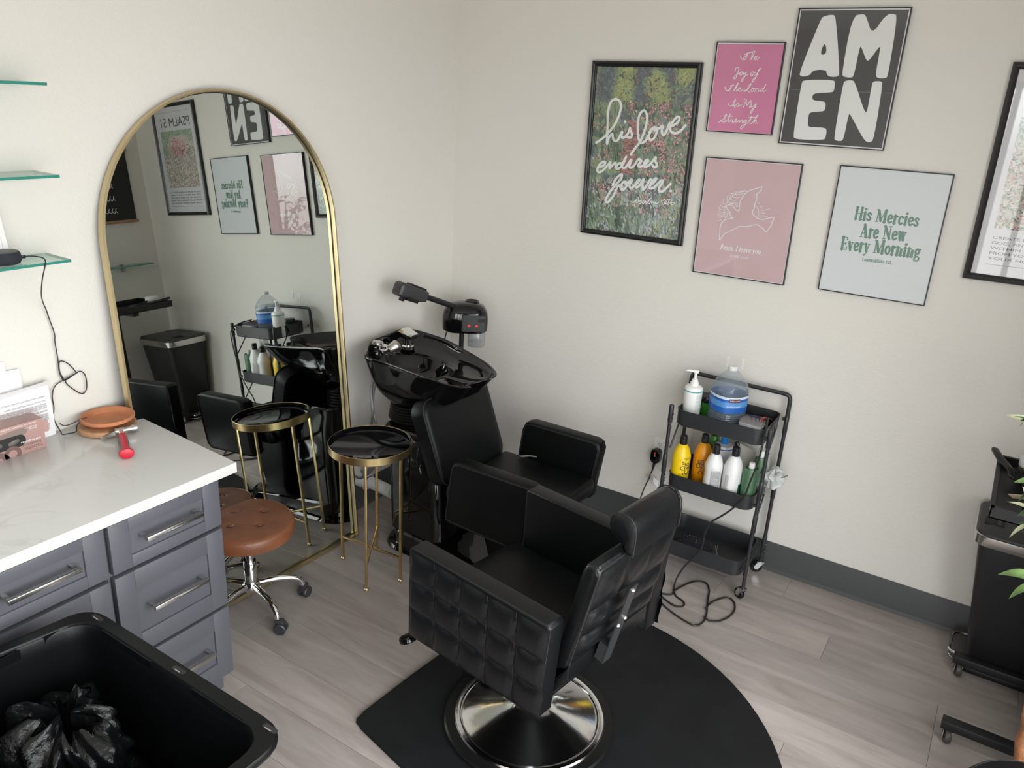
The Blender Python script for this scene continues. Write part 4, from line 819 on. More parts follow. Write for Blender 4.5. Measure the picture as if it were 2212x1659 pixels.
# ------------------------------------------------------------------ tan rolling stool
def stool(name, label, loc, seat_z, seat_r, leather, phase, tufts=True, base=CHROME):
    t = thing(name, label, 'stool', (*loc, 0)); R = seat_r
    prof = [(.0001, seat_z - .068), (R - .012, seat_z - .068), (R - .003, seat_z - .062), (R, seat_z - .045), (R, seat_z - .018), (R - .006, seat_z - .008), (R - .018, seat_z - .001)]
    b = B(); b.lathe(prof, 48)
    tb = [(.082 * cos(a), .082 * sin(a)) for a in (math.radians(86) + k * pi / 2 for k in range(4))] if tufts else []
    def topf(u, v):
        r = (R - .018) * max(u, 1e-3); a = 2 * pi * v; x, y = r * cos(a), r * sin(a); z = seat_z - .001 + .012 * (1 - (r / (R - .018)) ** 2)
        for p, q in tb: d2 = (x - p) ** 2 + (y - q) ** 2; z -= .011 * math.exp(-d2 / .00012) + .003 * math.exp(-d2 / .0006)
        for i in range(len(tb)):
            p, q = tb[i], tb[(i + 1) % 4]; dx, dy = q[0] - p[0], q[1] - p[1]; f = max(0, min(1, ((x - p[0]) * dx + (y - p[1]) * dy) / (dx * dx + dy * dy))); d2 = (x - p[0] - f * dx) ** 2 + (y - p[1] - f * dy) ** 2; z -= .0018 * math.exp(-d2 / .000012)
        return (x, y, z)
    b.grid(topf, 26, 64); s = obj('seat', b, leather, t)
    b = B(); b.tube([((R - .012) * cos(2 * pi * k / 48), (R - .012) * sin(2 * pi * k / 48), seat_z - .0045) for k in range(48)], .0022, 5, True); obj('piping', b, leather, s)
    for p, q in tb: b = B(); b.sphere((p, q, seat_z + .0025), .0085, 12, (1, 1, .45)); obj('button', b, leather, s)
    b = B(); b.lathe([(.055, seat_z - .072), (.055, seat_z - .068)], 24); b.lathe([(.0001, .14), (.016, .14), (.016, seat_z - .07), (.0001, seat_z - .07)], 20); b.lathe([(.0001, .10), (.026, .10), (.027, .15), (.027, seat_z - .20), (.024, seat_z - .195), (.0001, seat_z - .195)], 24); obj('gas_column', b, base, t)
    b = B(); b.lathe([(.0001, .092), (.030, .094), (.037, .104), (.037, .128), (.029, .140), (.0001, .142)], 24); obj('hub', b, base, t)
    for k in range(5):
        a = phase + 2 * pi * k / 5; d = Vector((cos(a), sin(a), 0)); P = cat([d * .03 + Vector((0, 0, .122)), d * .10 + Vector((0, 0, .124)), d * .17 + Vector((0, 0, .112)), d * .205 + Vector((0, 0, .090)), d * .212 + Vector((0, 0, .066))], 5)
        b = B(); b.tube(P, [.0145 - .003 * i / len(P) for i in range(len(P))], 10); lg = obj('leg', b, base, t)
        c = d * .212; w = Vector((-sin(a + .7), cos(a + .7), 0)); M = Matrix.Translation(c + Vector((0, 0, .026))) @ Matrix.Rotation(a + .7, 4, 'Z') @ Matrix.Rotation(pi / 2, 4, 'X')
        b = B()
        for q in (-1, 1): b.lathe([(.0001, q * .006), (.024, q * .006), (.026, q * .010), (.026, q * .018), (.022, q * .022), (.0001, q * .022)], 20, (.012, 0, 0), M)
        b.box(-.012, .028, .002, .040, -.013, .013, r=.007, M=M); obj('caster', b, mat('grey_caster', (.030, .031, .035), .4), lg)
    return t
stool('rolling_stool', 'round tufted tan leather stool on chrome wheels by the mirror', (.254, -1.692), .432, .188, TAN, -.22)
# ------------------------------------------------------------------ half-round floor mat
def floor_mat():
    cx, cy, R = 1.607, -1.631, .858
    P = [(cx + R * cos(math.radians(a)), cy + R * sin(math.radians(a))) for a in range(-24, 123, 4)]
    P += [(1.118, -1.02), (1.066, -1.62)]
    A = Vector((1.046, -1.922)); u = Vector((1.07, -1.66)) - A; u.normalize(); v = Vector((1.3286, -1.984)) - A; v.normalize()
    P += [tuple(A + u * .05), tuple(A + u * .016 + v * .004), tuple(A + u * .004 + v * .016), tuple(A + v * .05)]
    P += [(2.30, -2.195), (2.37, -2.11)]
    b = B(); b.prism(P, 0.0004, .012, 'z', r=.006, seg=3); tag(obj('salon_mat', b, MAT), 'black half-round anti-fatigue mat under the salon chair', 'mat')
    # the pressed ring the chair base has left in the foam
floor_mat()

# ------------------------------------------------------------------ salon chair
def salon_chair():
    t = thing('salon_chair', 'black quilted leather salon chair with chrome round base on the mat', 'salon chair', (1.54, -1.52, .012), math.atan2(.152, -.988))
    dz = -.012
    def bxl(name, m, *a, r=.02, seg=3, par=t, **k):
        b = B(); b.box(*a, r=r, seg=seg); return obj(name, b, m, par, **k)
    # round base
    b = B(); b.lathe([(.0001, .002), (.285, .002), (.300, .004), (.304, .012), (.298, .019), (.280, .021), (.262, .0215)], 72, (-.015, .03, dz + .012)); obj('rubber_ring', b, RUBBER, t)
    b = B(); b.lathe([(.266, .018), (.2675, .024), (.264, .0295), (.250, .0310), (.243, .0290), (.240, .0265), (.235, .0270), (.16, .052), (.10, .073), (.066, .092), (.048, .112), (.040, .150), (.040, .30), (.0001, .30)], 96, (-.015, .03, dz + .012)); obj('chrome_base', b, CHROME_WORN, t)
    b = B(); b.lathe([(.034, .29), (.034, .345), (.0001, .345)], 24, (-.01, .015, dz + .012)); obj('pump_column', b, CHROME, t)
    b = B(); b.tube([(-.02, -.03, .13), (-.02, -.12, .11), (-.02, -.20, .10)], .009, 8); b.box(-.05, .012, -.245, -.195, .092, .106, r=.005); obj('pump_pedal', b, CHROME, t)
    # seat
    b = B(); b.box(-.245, .285, -.255, .255, .372 + dz, .425 + dz, r=.01); obj('seat_box', b, VINYL, t)
    b = B()
    def cush(u, v):
        x = -.235 + .575 * u; y = -.256 + .512 * v; e1 = min(u, 1 - u) * .575; e2 = min(v, 1 - v) * .512
        return (x, y, .468 + dz + .022 * (1 - math.exp(-e1 / .03)) * (1 - math.exp(-e2 / .03)) + .010 * sin(pi * u) * sin(pi * v))
    b.grid(cush, 24, 22); b.box(-.235, .340, -.256, .256, .392 + dz, .470 + dz, r=.018, seg=3); obj('seat_cushion', b, VINYL, t)
    # quilted arms
    for s in (1, -1):
        y0, y1 = (.258, .328) if s > 0 else (-.328, -.258)
        b = B(); b.prism([(-.272, .378 + dz), (.302, .360 + dz), (.300, .700 + dz), (.288, .712 + dz), (-.280, .712 + dz), (-.292, .700 + dz)], y0, y1, 'y', r=.008, seg=3); a = obj('armrest', b, LEATHER, t)
        yo = s * .328; b = B()
        def pf(u, v, yo=yo, s=s):
            x = .294 - u * .578; zt = .698 + dz; zb = (.372 - .008 * 0) + dz + .006 * u; z = zb + (zt - zb) * v
            cu, cv = u * 5, v * 3; h = (abs(sin(pi * cu)) * abs(sin(pi * cv))) ** .40
            # seams sag a little, the leather between them bulges
            return (x + .003 * sin(2 * pi * cv), yo + s * (.001 + .0135 * h), z - .004 * sin(pi * (cu % 1)) * (0 < v < 1))
        b.grid(pf, 45, 30); obj('quilted_panel', b, LEATHER, a, ang=60)
        b = B()
        for k in range(1, 5):
            x = .294 - .578 * k / 5; b.tube([(x, yo + s * .0006, .374 + dz), (x + .001, yo + s * .0006, .53 + dz), (x, yo + s * .0006, .697 + dz)], .0022, 5)
        for k in range(1, 3):
            z = .374 + dz + .326 * k / 3; b.tube([(.292, yo + s * .0006, z), (0, yo + s * .0006, z - .001), (-.282, yo + s * .0006, z + .002)], .0022, 5)
        obj('seam', b, SEAM, a)
        b = B(); b.tube([(x, yo - s * .003, z + dz) for x, z in ((-.268, .383), (.299, .366), (.296, .699), (.286, .7085), (-.280, .7085), (-.289, .699))], .0032, 6, True); obj('piping', b, SEAM, a)
    # backrest, leaning back, with channelled rear face
    prof = [(-.250, .500), (-.332, .880), (-.337, .902), (-.352, .914), (-.376, .912), (-.387, .900), (-.386, .880), (-.318, .560), (-.312, .530)]
    b = B(); b.prism([(x, z + dz) for x, z in prof], -.168, .252, 'y', r=.016, seg=3); back = obj('backrest', b, LEATHER_WORN, t)
    n = Vector((-.978, 0, -.208)).normalized()
    o = Vector((-.3215, -.158, .575 + dz)); v = Vector((-.0655, 0, .318)); u = Vector((0, .400, 0))
    b = B()
    rows = [0, .25, .54, 1.0]
    def rear(a, c):
        k = max(i for i in range(3) if c >= rows[i] - 1e-9); f = (c - rows[k]) / (rows[k + 1] - rows[k]); h = (abs(sin(pi * f)) + 1e-9) ** .5
        col = 1.0
        if k == 2: col = .55 + .45 * min(1, abs(sin(pi * a * 3)) ** .5)
        e1 = min(a, 1 - a); ed = 1 - math.exp(-e1 / .03)
        wr = .0010 * sin(a * 31 + c * 9) * sin(c * 23 + 3 * a)
        return o + u * a + v * c + n * ((.020 * h * col * ed + wr * ed) - .002)
    b.grid(rear, 54, 48); obj('channelled_back', b, LEATHER_WORN, back, ang=70)
    b = B()
    for c in (.25, .54): b.tube([o + u * a + v * c + n * .0005 for a in (.02, .25, .5, .75, .98)], .002, 5)
    for a in (1 / 3, 2 / 3): b.tube([o + u * a + v * c + n * .004 for c in (.56, .78, .98)], .0016, 5)
    obj('seam', b, SEAM, back)
    b = B(); b.tube([(-.383, y, .9035 + dz) for y in (-.162, 0, .245)], .0026, 6); b.tube([(x, .2505, z + dz) for x, z in ((-.314, .545), (-.385, .885), (-.376, .909), (-.345, .910))], .0024, 6); obj('piping', b, SEAM, back)
    b = B(); b.prism([(x, z + dz) for x, z in ((-.205, .372), (-.285, .500), (-.306, .545), (-.318, .555), (-.318, .500), (-.235, .372))], -.170, .250, 'y', r=.008); obj('lower_back', b, LEATHER_WORN, t)
    # reclining strap and its studs
    b = B(); d0 = Vector((-.409, .100, .800 + dz)); d1 = Vector((-.351, .112, .512 + dz)); w = Vector((0, .021, 0)); th = n * .004
    b.loft([[p - w, p + w, p + w + th, p - w + th] for p in (d0, d0 + (d1 - d0) * .6, d1)])
    b.loft([[p - w * .9, p + w * .9, p + w * .9 - n * .03, p - w * .9 - n * .03] for p in (d1 - (d1 - d0) * .22, d1)]); obj('recline_strap', b, mat('dark_grey_steel', (.055, .056, .06), .42, .6), t, smooth=False)
    for f, yy in ((.045, .103), (.43, .092), (.48, .121)):
        p = d0 + (d1 - d0) * f + n * .005; p.y = yy
        b = B(); b.sphere(p, .0075, 10); obj('stud', b, CHROME, t)
    # headrest roll
    b = B(); P = []
    for y, k in ((-.128, .80), (-.124, .95), (-.11, 1.), (.11, 1.), (.124, .95), (.128, .80)):
        P.append([(-.365 + k * x, y, .972 + dz + k * z) for x, z in ((.036, -.018), (.045, .005), (.040, .030), (.022, .048), (-.004, .054), (-.028, .046), (-.043, .026), (-.047, 0), (-.046, -.035), (-.044, -.066), (-.034, -.072), (-.022, -.062), (-.012, -.046), (.012, -.036))])
    b.loft(P); hr = obj('headrest', b, LEATHER_WORN, t, ang=50)
    b = B()
    for s in (-1, 1): b.tube([(-.365 + x, s * .125, .972 + dz + z) for x, z in ((.0455, .005), (.0405, .030), (.022, .0485), (-.004, .0545), (-.0285, .0465), (-.0435, .026), (-.0475, 0), (-.0465, -.035), (-.0445, -.066))], .0026, 6)
    obj('piping', b, SEAM, hr)
    b = B(); b.box(-.395, -.345, -.09, .09, .885 + dz, .935 + dz, r=.008); obj('headrest_mount', b, VINYL, t)
    # footrest
    b = B(); P = cat([(.25, .205, .385), (.31, .215, .33), (.375, .225, .262), (.405, .215, .235), (.412, .15, .228), (.412, 0, .226), (.412, -.15, .228), (.405, -.215, .235), (.375, -.225, .262), (.31, -.215, .33), (.25, -.205, .385)], 5); b.tube(P, .012, 8); fr = obj('footrest', b, BLACKPLASTIC, t)
    for s in (1, -1):
        b = B(); b.lathe([(.0001, -.014), (.030, -.014), (.034, -.010), (.034, .004), (.031, .008), (.0001, .009)], 24, M=Matrix.Translation((.382, s * .256, .255)) @ Matrix.Rotation(.5, 4, 'Y')); obj('footrest_pad', b, GLOSSBLACK, fr)
salon_chair()

# ------------------------------------------------------------------ shampoo station with ceramic bowl
def shampoo():
    t = thing('shampoo_station', 'black backwash chair with glossy black shampoo bowl in the corner', 'shampoo chair', (.6, -.76, 0), wc=True)
    # base plinth
    b = B()
    def bl(x0, x1, y0, y1, r, z): return [(x, y, z) for x, y in rrect(x0, x1, y0, y1, r, 6)]
    b.loft([bl(.318, 1.16, -.975, -.545, .13, .0), bl(.312, 1.166, -.982, -.538, .13, .006), bl(.318, 1.16, -.976, -.544, .13, .022), bl(.340, 1.13, -.962, -.558, .12, .026), bl(.345, 1.12, -.958, -.562, .12, .048)], True, False)
    n = len(rrect(0, 1, 0, 1, .1, 6))
    def ramp(z0, z1, inset):  # upper edge slopes down towards the foot end
        return [(x, y, z0 + (z1 - z0) * (lambda q: q * q * (3 - 2 * q))(max(0, min(1, (x + (y + .76) * .35 - .42) / .28)))) for x, y in rrect(.345 + inset, 1.12 - inset, -.958 + inset, -.562 - inset, .12 - inset * .5, 6)]
    b2 = [bl(.345, 1.12, -.958, -.562, .12, .048), ramp(.092, .052, 0), ramp(.103, .058, .008), ramp(.109, .060, .022), ramp(.109, .060, .05), ramp(.108, .060, .09), ramp(.108, .060, .13)]
    b.loft(b2, False, True); obj('plinth', b, GLOSSBLACK, t, ang=30)
    # pedestal
    b = B(); b.loft([bl(.352, .665, -.945, -.575, .05, .10), bl(.345, .655, -.942, -.578, .05, .30), bl(.330, .630, -.935, -.585, .05, .50), bl(.312, .615, -.932, -.588, .045, .575), bl(.306, .615, -.934, -.586, .04, .612), bl(.312, .607, -.928, -.592, .04, .622)]); obj('pedestal', b, GLOSSBLACK, t, ang=30)
    b = B()
    pr = []
    for k in range(6): z = .618 + k * .014; pr += [(.112 - .002 * k, z), (.118 - .002 * k, z + .004), (.118 - .002 * k, z + .009), (.112 - .002 * k, z + .013)]
    b.lathe([(.0001, .616)] + pr + [(.0001, .70)], 40, (.355, -.762, 0)); obj('bellows_collar', b, RUBBER, t)
    # bowl
    rim = [(.239, -.966, .948), (.185, -.904, .951), (.135, -.843, .953), (.107, -.793, .955), (.094, -.745, .955), (.092, -.68, .955), (.082, -.613, .956), (.074, -.55, .956), (.083, -.510, .956), (.150, -.478, .952), (.318, -.480, .944), (.474, -.53, .936), (.624, -.587, .929), (.704, -.627, .925), (.768, -.676, .922), (.796, -.715, .920), (.795, -.748, .918), (.762, -.772, .902), (.728, -.806, .890), (.728, -.850, .890), (.762, -.884, .902), (.792, -.905, .918), (.786, -.938, .921), (.750, -.958, .923), (.692, -.967, .925), (.593, -.970, .930), (.483, -.966, .936), (.358, -.960, .942)]
    R = cat(rim, 4, True); c0 = Vector((.40, -.755, 0)); N = len(R); neck = Vector((.355, -.762, 0))
    def lp(k, z, bz=None, cen=c0):
        out = []
        for p in R:
            q = cen + (Vector((p.x, p.y, 0)) - cen) * k; q.z = (p.z + z * (1 - .6 * max(0, min(1, (p.x - .45) / .3)))) if bz is None else bz + (p.z - .935) * k; out.append(q)
        return out
    def ell(cx, cy, rx, ry, z, pw=1):
        out = []
        for p in R:
            a = math.atan2(p.y - c0.y, p.x - c0.x); out.append(Vector((cx + rx * cos(a), cy + ry * sin(a), z)))
        return out
    def mix(A, C, f): return [a.lerp(c, f) for a, c in zip(A, C)]
    bottom = ell(.355, -.762, .105, .105, .700)
    mid = lp(.90, -.085)
    basin = ell(.335, -.755, .185, .175, .865)
    def belly(f):   # rounder than a straight cone
        A, g = mix(bottom, mid, 1 - (1 - f) ** 1.75), mix(bottom, mid, f)
        return [Vector((p.x, p.y, q.z)) for p, q in zip(A, g)]
    L = [bottom, belly(.15), belly(.32), belly(.5), belly(.7), belly(.88), lp(.955, -.050), lp(.985, -.024), lp(1.0, -.012), lp(1.0, -.004), lp(.992, 0), lp(.975, .001), lp(.958, -.004), lp(.945, -.014)]
    low = [Vector((p.x, p.y, max(.862, p.z - .045))) for p in lp(.90, 0)]
    L += [mix(lp(.935, -.026), low, .5), mix(low, basin, .35), mix(low, basin, .75), mix(low, basin, .97), ell(.335, -.755, .178, .168, .856), ell(.333, -.755, .160, .150, .815), ell(.330, -.755, .120, .115, .775), ell(.330, -.755, .05, .05, .765), ell(.330, -.755, .022, .022, .764)]
    b = B(); b.loft(L); obj('shampoo_bowl', b, GLOSSBLACK, t, ang=50)
    b = B(); b.lathe([(.0001, .7655), (.024, .7655), (.026, .768), (.018, .770), (.0001, .768)], 24, (.330, -.755, 0)); obj('drain', b, CHROME, t)
    # fittings on the rear ledge: mixer and spray holder
    f = B(); f.lathe([(.0001, .900), (.034, .900), (.034, .922), (.028, .926), (.027, .958), (.0001, .960)], 28, (.205, -.815, 0)); f.box(.172, .236, -.842, -.784, .915, .950, r=.008)
    mx = obj('mixer_tap', f, CHROME, t)
    b = B(); b.lathe([(.0001, .0), (.023, .0), (.027, .004), (.028, .015), (.023, .022), (.0001, .024)], 28, M=Matrix.Translation((.192, -.832, .960)) @ Matrix.Rotation(-.2, 4, 'X')); obj('tap_knob', b, NICKEL, mx)
    b = B(); b.lathe([(.0001, .0), (.024, .0), (.0275, .004), (.0275, .040), (.023, .046), (.0001, .046)], 28, M=Matrix.Translation((.230, -.780, .934)) @ Matrix.Rotation(.75, 4, 'Y') @ Matrix.Rotation(-.45, 4, 'X')); obj('tap_knob', b, NICKEL, mx)
    b = B(); b.lathe([(.0001, .890), (.033, .890), (.034, .906), (.026, .912), (.025, .955), (.0001, .957)], 28, (.185, -.600, 0)); sp = obj('spray_holder', b, CHROME, t)
    b = B(); b.loft([[(.160, -.632, .950), (.220, -.624, .946), (.220, -.574, .946), (.160, -.568, .950)], [(.152, -.640, .980), (.230, -.628, .962), (.230, -.570, .962), (.152, -.560, .980)], [(.162, -.630, .992), (.230, -.622, .970), (.230, -.576, .970), (.162, -.570, .992)]]); obj('spray_head', b, CHROME, sp, smooth=False)
    # supply hoses behind
    for k, (x, y) in enumerate(((.175, -.855), (.185, -.835))):
        s = 1 if k else -1
        b = B(); b.tube(cat([(x + .03, y, .86), (x - .005 * s, y - .012, .74), (x - .012 * s, y - .01, .62), (x + .012 * s, y, .50), (x, y + .005, .36), (.10, -.83 + .02 * s, .24), (.02, -.80 + .03 * s, .22)], 6), .0068, 8); obj('supply_hose', b, mat('braided_hose', (.36, .36, .38), .35, .8, bump=(700, .3, 1)), t)
    # chair half: support, seat, back cushion, arms, lever
    b = B(); b.loft([bl(.80, 1.14, -.88, -.62, .03, .40), bl(.88, 1.08, -.85, -.66, .03, .055)]); obj('seat_support', b, VINYL, t)
    b = B(); b.box(.735, 1.245, -1.005, -.515, .385, .470, r=.028, seg=4); obj('seat', b, VINYL, t)
    M = Matrix.Translation((.752, -.765, .452)) @ Matrix.Rotation(math.radians(-21), 4, 'Y')
    b = B(); loops = []
    for d, k in ((-.082, .030), (-.092, .012), (-.088, .003), (-.070, 0), (-.022, 0), (-.006, .004), (0, .014), (.002, .040)):
        loops.append([(d, y, z) for y, z in rrect(-.245 + k, .245 - k, .0 + k, .400 - k, .062 - k * .4, 6)])
    b.loft(loops, True, True, True, M); bk = obj('back_cushion', b, VINYL, t, ang=50)
    b = B(); b.tube([M @ Vector((-.012, y, z)) for y, z in rrect(-.2455, .2455, -.0005, .4005, .062, 6)], .0032, 6, True); obj('piping', b, SEAM, bk)
    for y0, y1 in ((-1.085, -1.010), (-.510, -.435)):
        b = B(); b.prism([(.795, .355), (.815, .335), (1.180, .325), (1.215, .350), (1.248, .600), (1.236, .632), (1.210, .642), (.868, .642), (.838, .630), (.822, .595)], y0, y1, 'y', r=.016, seg=3); a = obj('armrest', b, VINYL, t)
        for y in (y0, y1): b = B(); b.tube([(x, y, z) for x, z in ((.808, .352), (1.176, .337), (1.204, .358), (1.236, .598), (1.226, .624), (1.206, .632), (.870, .632), (.846, .622), (.833, .592))], .0028, 5, True); obj('piping', b, SEAM, a)
    b = B(); b.tube([(.80, -.56, .455), (.89, -.525, .478), (.925, -.518, .480)], .0055, 8); obj('recline_lever', b, STEEL, t)
shampoo()

def corner_bits():
    # waste pipe
    t = thing('waste_pipe', 'white plastic waste pipe with purple primer marks low on the left wall', 'pipe', (0, -.78, .18), wc=True)
    b = B(); P = [(.004, -.775, .175), (.05, -.777, .178), (.08, -.778, .180)]; b.tube(P, .040, 24); e_ = obj('socket', b, WHITEPL, t)
    b = B(); b.tube([(.080, -.778, .180), (.12, -.782, .182), (.20, -.795, .186), (.27, -.81, .190)], .032, 24); obj('pipe', b, WHITEPL, t)
    b = B(); b.tube([(.082, -.778, .180), (.090, -.779, .180)], .0345, 24); obj('primer_band', b, mat('purple_primer', (.10, .05, .28), .4), t)
    b = B(); b.tube([(.088, -.779, .180), (.089, -.779, .180)], .034, 24); b.sphere((.068, -.806, .153), .013, 10, (1.1, .8, .8)); obj('primer_drip', b, mat('pink_primer', (.62, .22, .24), .4), t)
    # hair steamer on its stand
    t = thing('hair_steamer', 'black hair steamer on a pole behind the shampoo bowl, two red buttons', 'hair steamer', (.285, -.255, 0), wc=True)
    F = Matrix.Translation((.285, -.255, .930)) @ Matrix.Rotation(math.radians(34), 4, 'Z') @ Matrix.Diagonal((1.13, 1.05, 1, 1))
    def rr(hx, hy, r, z, oy=0, ox=0): return [(x + ox, y + oy, z) for x, y in rrect(-hx, hx, -hy, hy, r, 6)]
    b = B(); b.loft([rr(.096, .072, .055, .004), rr(.104, .080, .060, .012), rr(.106, .082, .060, .060), rr(.105, .081, .060, .085), rr(.099, .077, .058, .112), rr(.085, .068, .052, .135), rr(.058, .050, .042, .150), rr(.028, .028, .026, .155)], M=F); body = obj('boiler_housing', b, GLOSSBLACK, t, ang=35)
    b = B(); b.loft([rr(.055, .010, .008, .020, -.0775, .040), rr(.055, .010, .008, .105, -.0765, .040)], M=F); obj('control_panel', b, mat('satin_black', (.03, .031, .033), .42), body)
    for x in (.020, .054):
        b = B(); b.lathe([(.0001, 0), (.0078, 0), (.0078, .004), (.006, .0055), (.0001, .006)], 14, M=F @ Matrix.Translation((x, -.0875, .052)) @ Matrix.Rotation(pi / 2, 4, 'X')); obj('red_button', b, mat('red_button', (.60, .055, .04), .35), body)
    b = B(); b.box(.062, .092, -.0905, -.0865, .074, .090, M=F); obj('display', b, DARKVOID, body, smooth=False)
    b = B(); b.lathe([(.0001, .138), (.020, .138), (.022, .153), (.032, .158), (.035, .150), (.037, .138)], 28, M=F @ Matrix.Translation((.028, .02, 0))); obj('filler_neck', b, GLOSSBLACK, body)
    b = B(); b.lathe([(.012, .154), (.0235, .154), (.0235, .1575), (.0001, .1545)], 24, M=F @ Matrix.Translation((.028, .02, 0))); obj('filler_hole', b, DARKVOID, body)
    b = B(); b.lathe([(.0001, -.078), (.038, -.078), (.041, -.074), (.042, -.002), (.038, .004), (.0395, -.002), (.0385, -.074), (.0001, -.076)], 28, M=F @ Matrix.Translation((.055, -.015, 0))); obj('water_cup', b, clear_mat('clear_cup', (.90, .91, .92), 1.45, .03, (.6, .6, .62), .16), t)
    b = B(); b.lathe([(.0001, -.055), (.030, -.055), (.032, -.050), (.0001, -.050)], 24, M=F @ Matrix.Translation((.055, -.015, 0))); obj('cup_float', b, clear_mat('cup_float_mat', (.8, .8, .82), 1.5, .02, (.7, .7, .72), .4), t)
    b = B(); b.tube([(.272, -.265, .05), (.272, -.265, .94)], .013, 14); obj('pole', b, MATTEBLACK, t)
    for k in range(5):
        a = 2 * pi * k / 5 + .35; d = Vector((cos(a), sin(a), 0)); c = Vector((.272, -.265, 0)); L = .20
        b = B(); b.tube([c + Vector((0, 0, .075)), c + d * .10 + Vector((0, 0, .062)), c + d * L + Vector((0, 0, .045))], .013, 8); lg = obj('leg', b, MATTEBLACK, t)
        b = B(); b.lathe([(.0001, -.009), (.018, -.009), (.020, 0), (.018, .009), (.0001, .009)], 16, M=Matrix.Translation(c + d * L + Vector((0, 0, .020))) @ Matrix.Rotation(a, 4, 'Z') @ Matrix.Rotation(pi / 2, 4, 'X')); b.box(-.007, .007, -.007, .007, .018, .04, M=Matrix.Translation(c + d * L)); obj('caster', b, RUBBER, lg)
    # arm and steam head over the bowl
    p0, p1 = Vector((.268, -.300, 1.058)), Vector((.211, -.498, 1.142)); d = (p1 - p0).normalized()
    b = B(); b.tube([p0 - d * .03, p1 + d * .02], .0145, 14); obj('arm', b, MATTEBLACK, t)
    b = B(); b.tube([p0 - d * .045, p0 + d * .012], [.024, .022], 14); b.sphere(p0 - d * .035, .036, 14); obj('arm_joint', b, mat('satin_black', (.03, .031, .033), .42), t)
    s_ = d.cross(Vector((0, 0, 1))).normalized(); w = s_.cross(d)
    def sec(x, hw, h0, h1, rr_=.35):
        q = p1 + d * x; P = rrect(-hw, hw, h0, h1, min(hw, (h1 - h0) / 2) * rr_, 3); return [q + s_ * a + w * c for a, c in P]
    b = B(); b.loft([sec(0, .020, -.016, .018), sec(.010, .032, -.026, .026), sec(.055, .036, -.038, .028), sec(.115, .037, -.034, .030), sec(.165, .037, -.040, .031), sec(.178, .034, -.038, .024), sec(.184, .026, -.034, .010)]); hd = obj('steam_head', b, mat('satin_black', (.03, .031, .033), .42), t, ang=45)
    b = B(); b.loft([sec(.018, .015, .026, .036), sec(.03, .018, .026, .037), sec(.115, .018, .028, .039), sec(.125, .015, .028, .036)]); obj('grip_ridge', b, BLACKPLASTIC, hd)
    b = B(); b.loft([sec(.05, .024, -.046, -.030), sec(.12, .026, -.048, -.030)]); b.loft([sec(.125, .012, -.058, -.034), sec(.142, .012, -.058, -.036)]); obj('steam_nozzle', b, BLACKPLASTIC, hd, smooth=False)
    b = B(); b.tube(cat([(.215, -.285, .945), (.195, -.30, .90), (.185, -.30, .80), (.18, -.28, .5), (.16, -.20, .25), (.05, -.08, .03), (.03, -.05, .005)], 6), .0035, 6); obj('power_lead', b, CORD, t)
corner_bits()

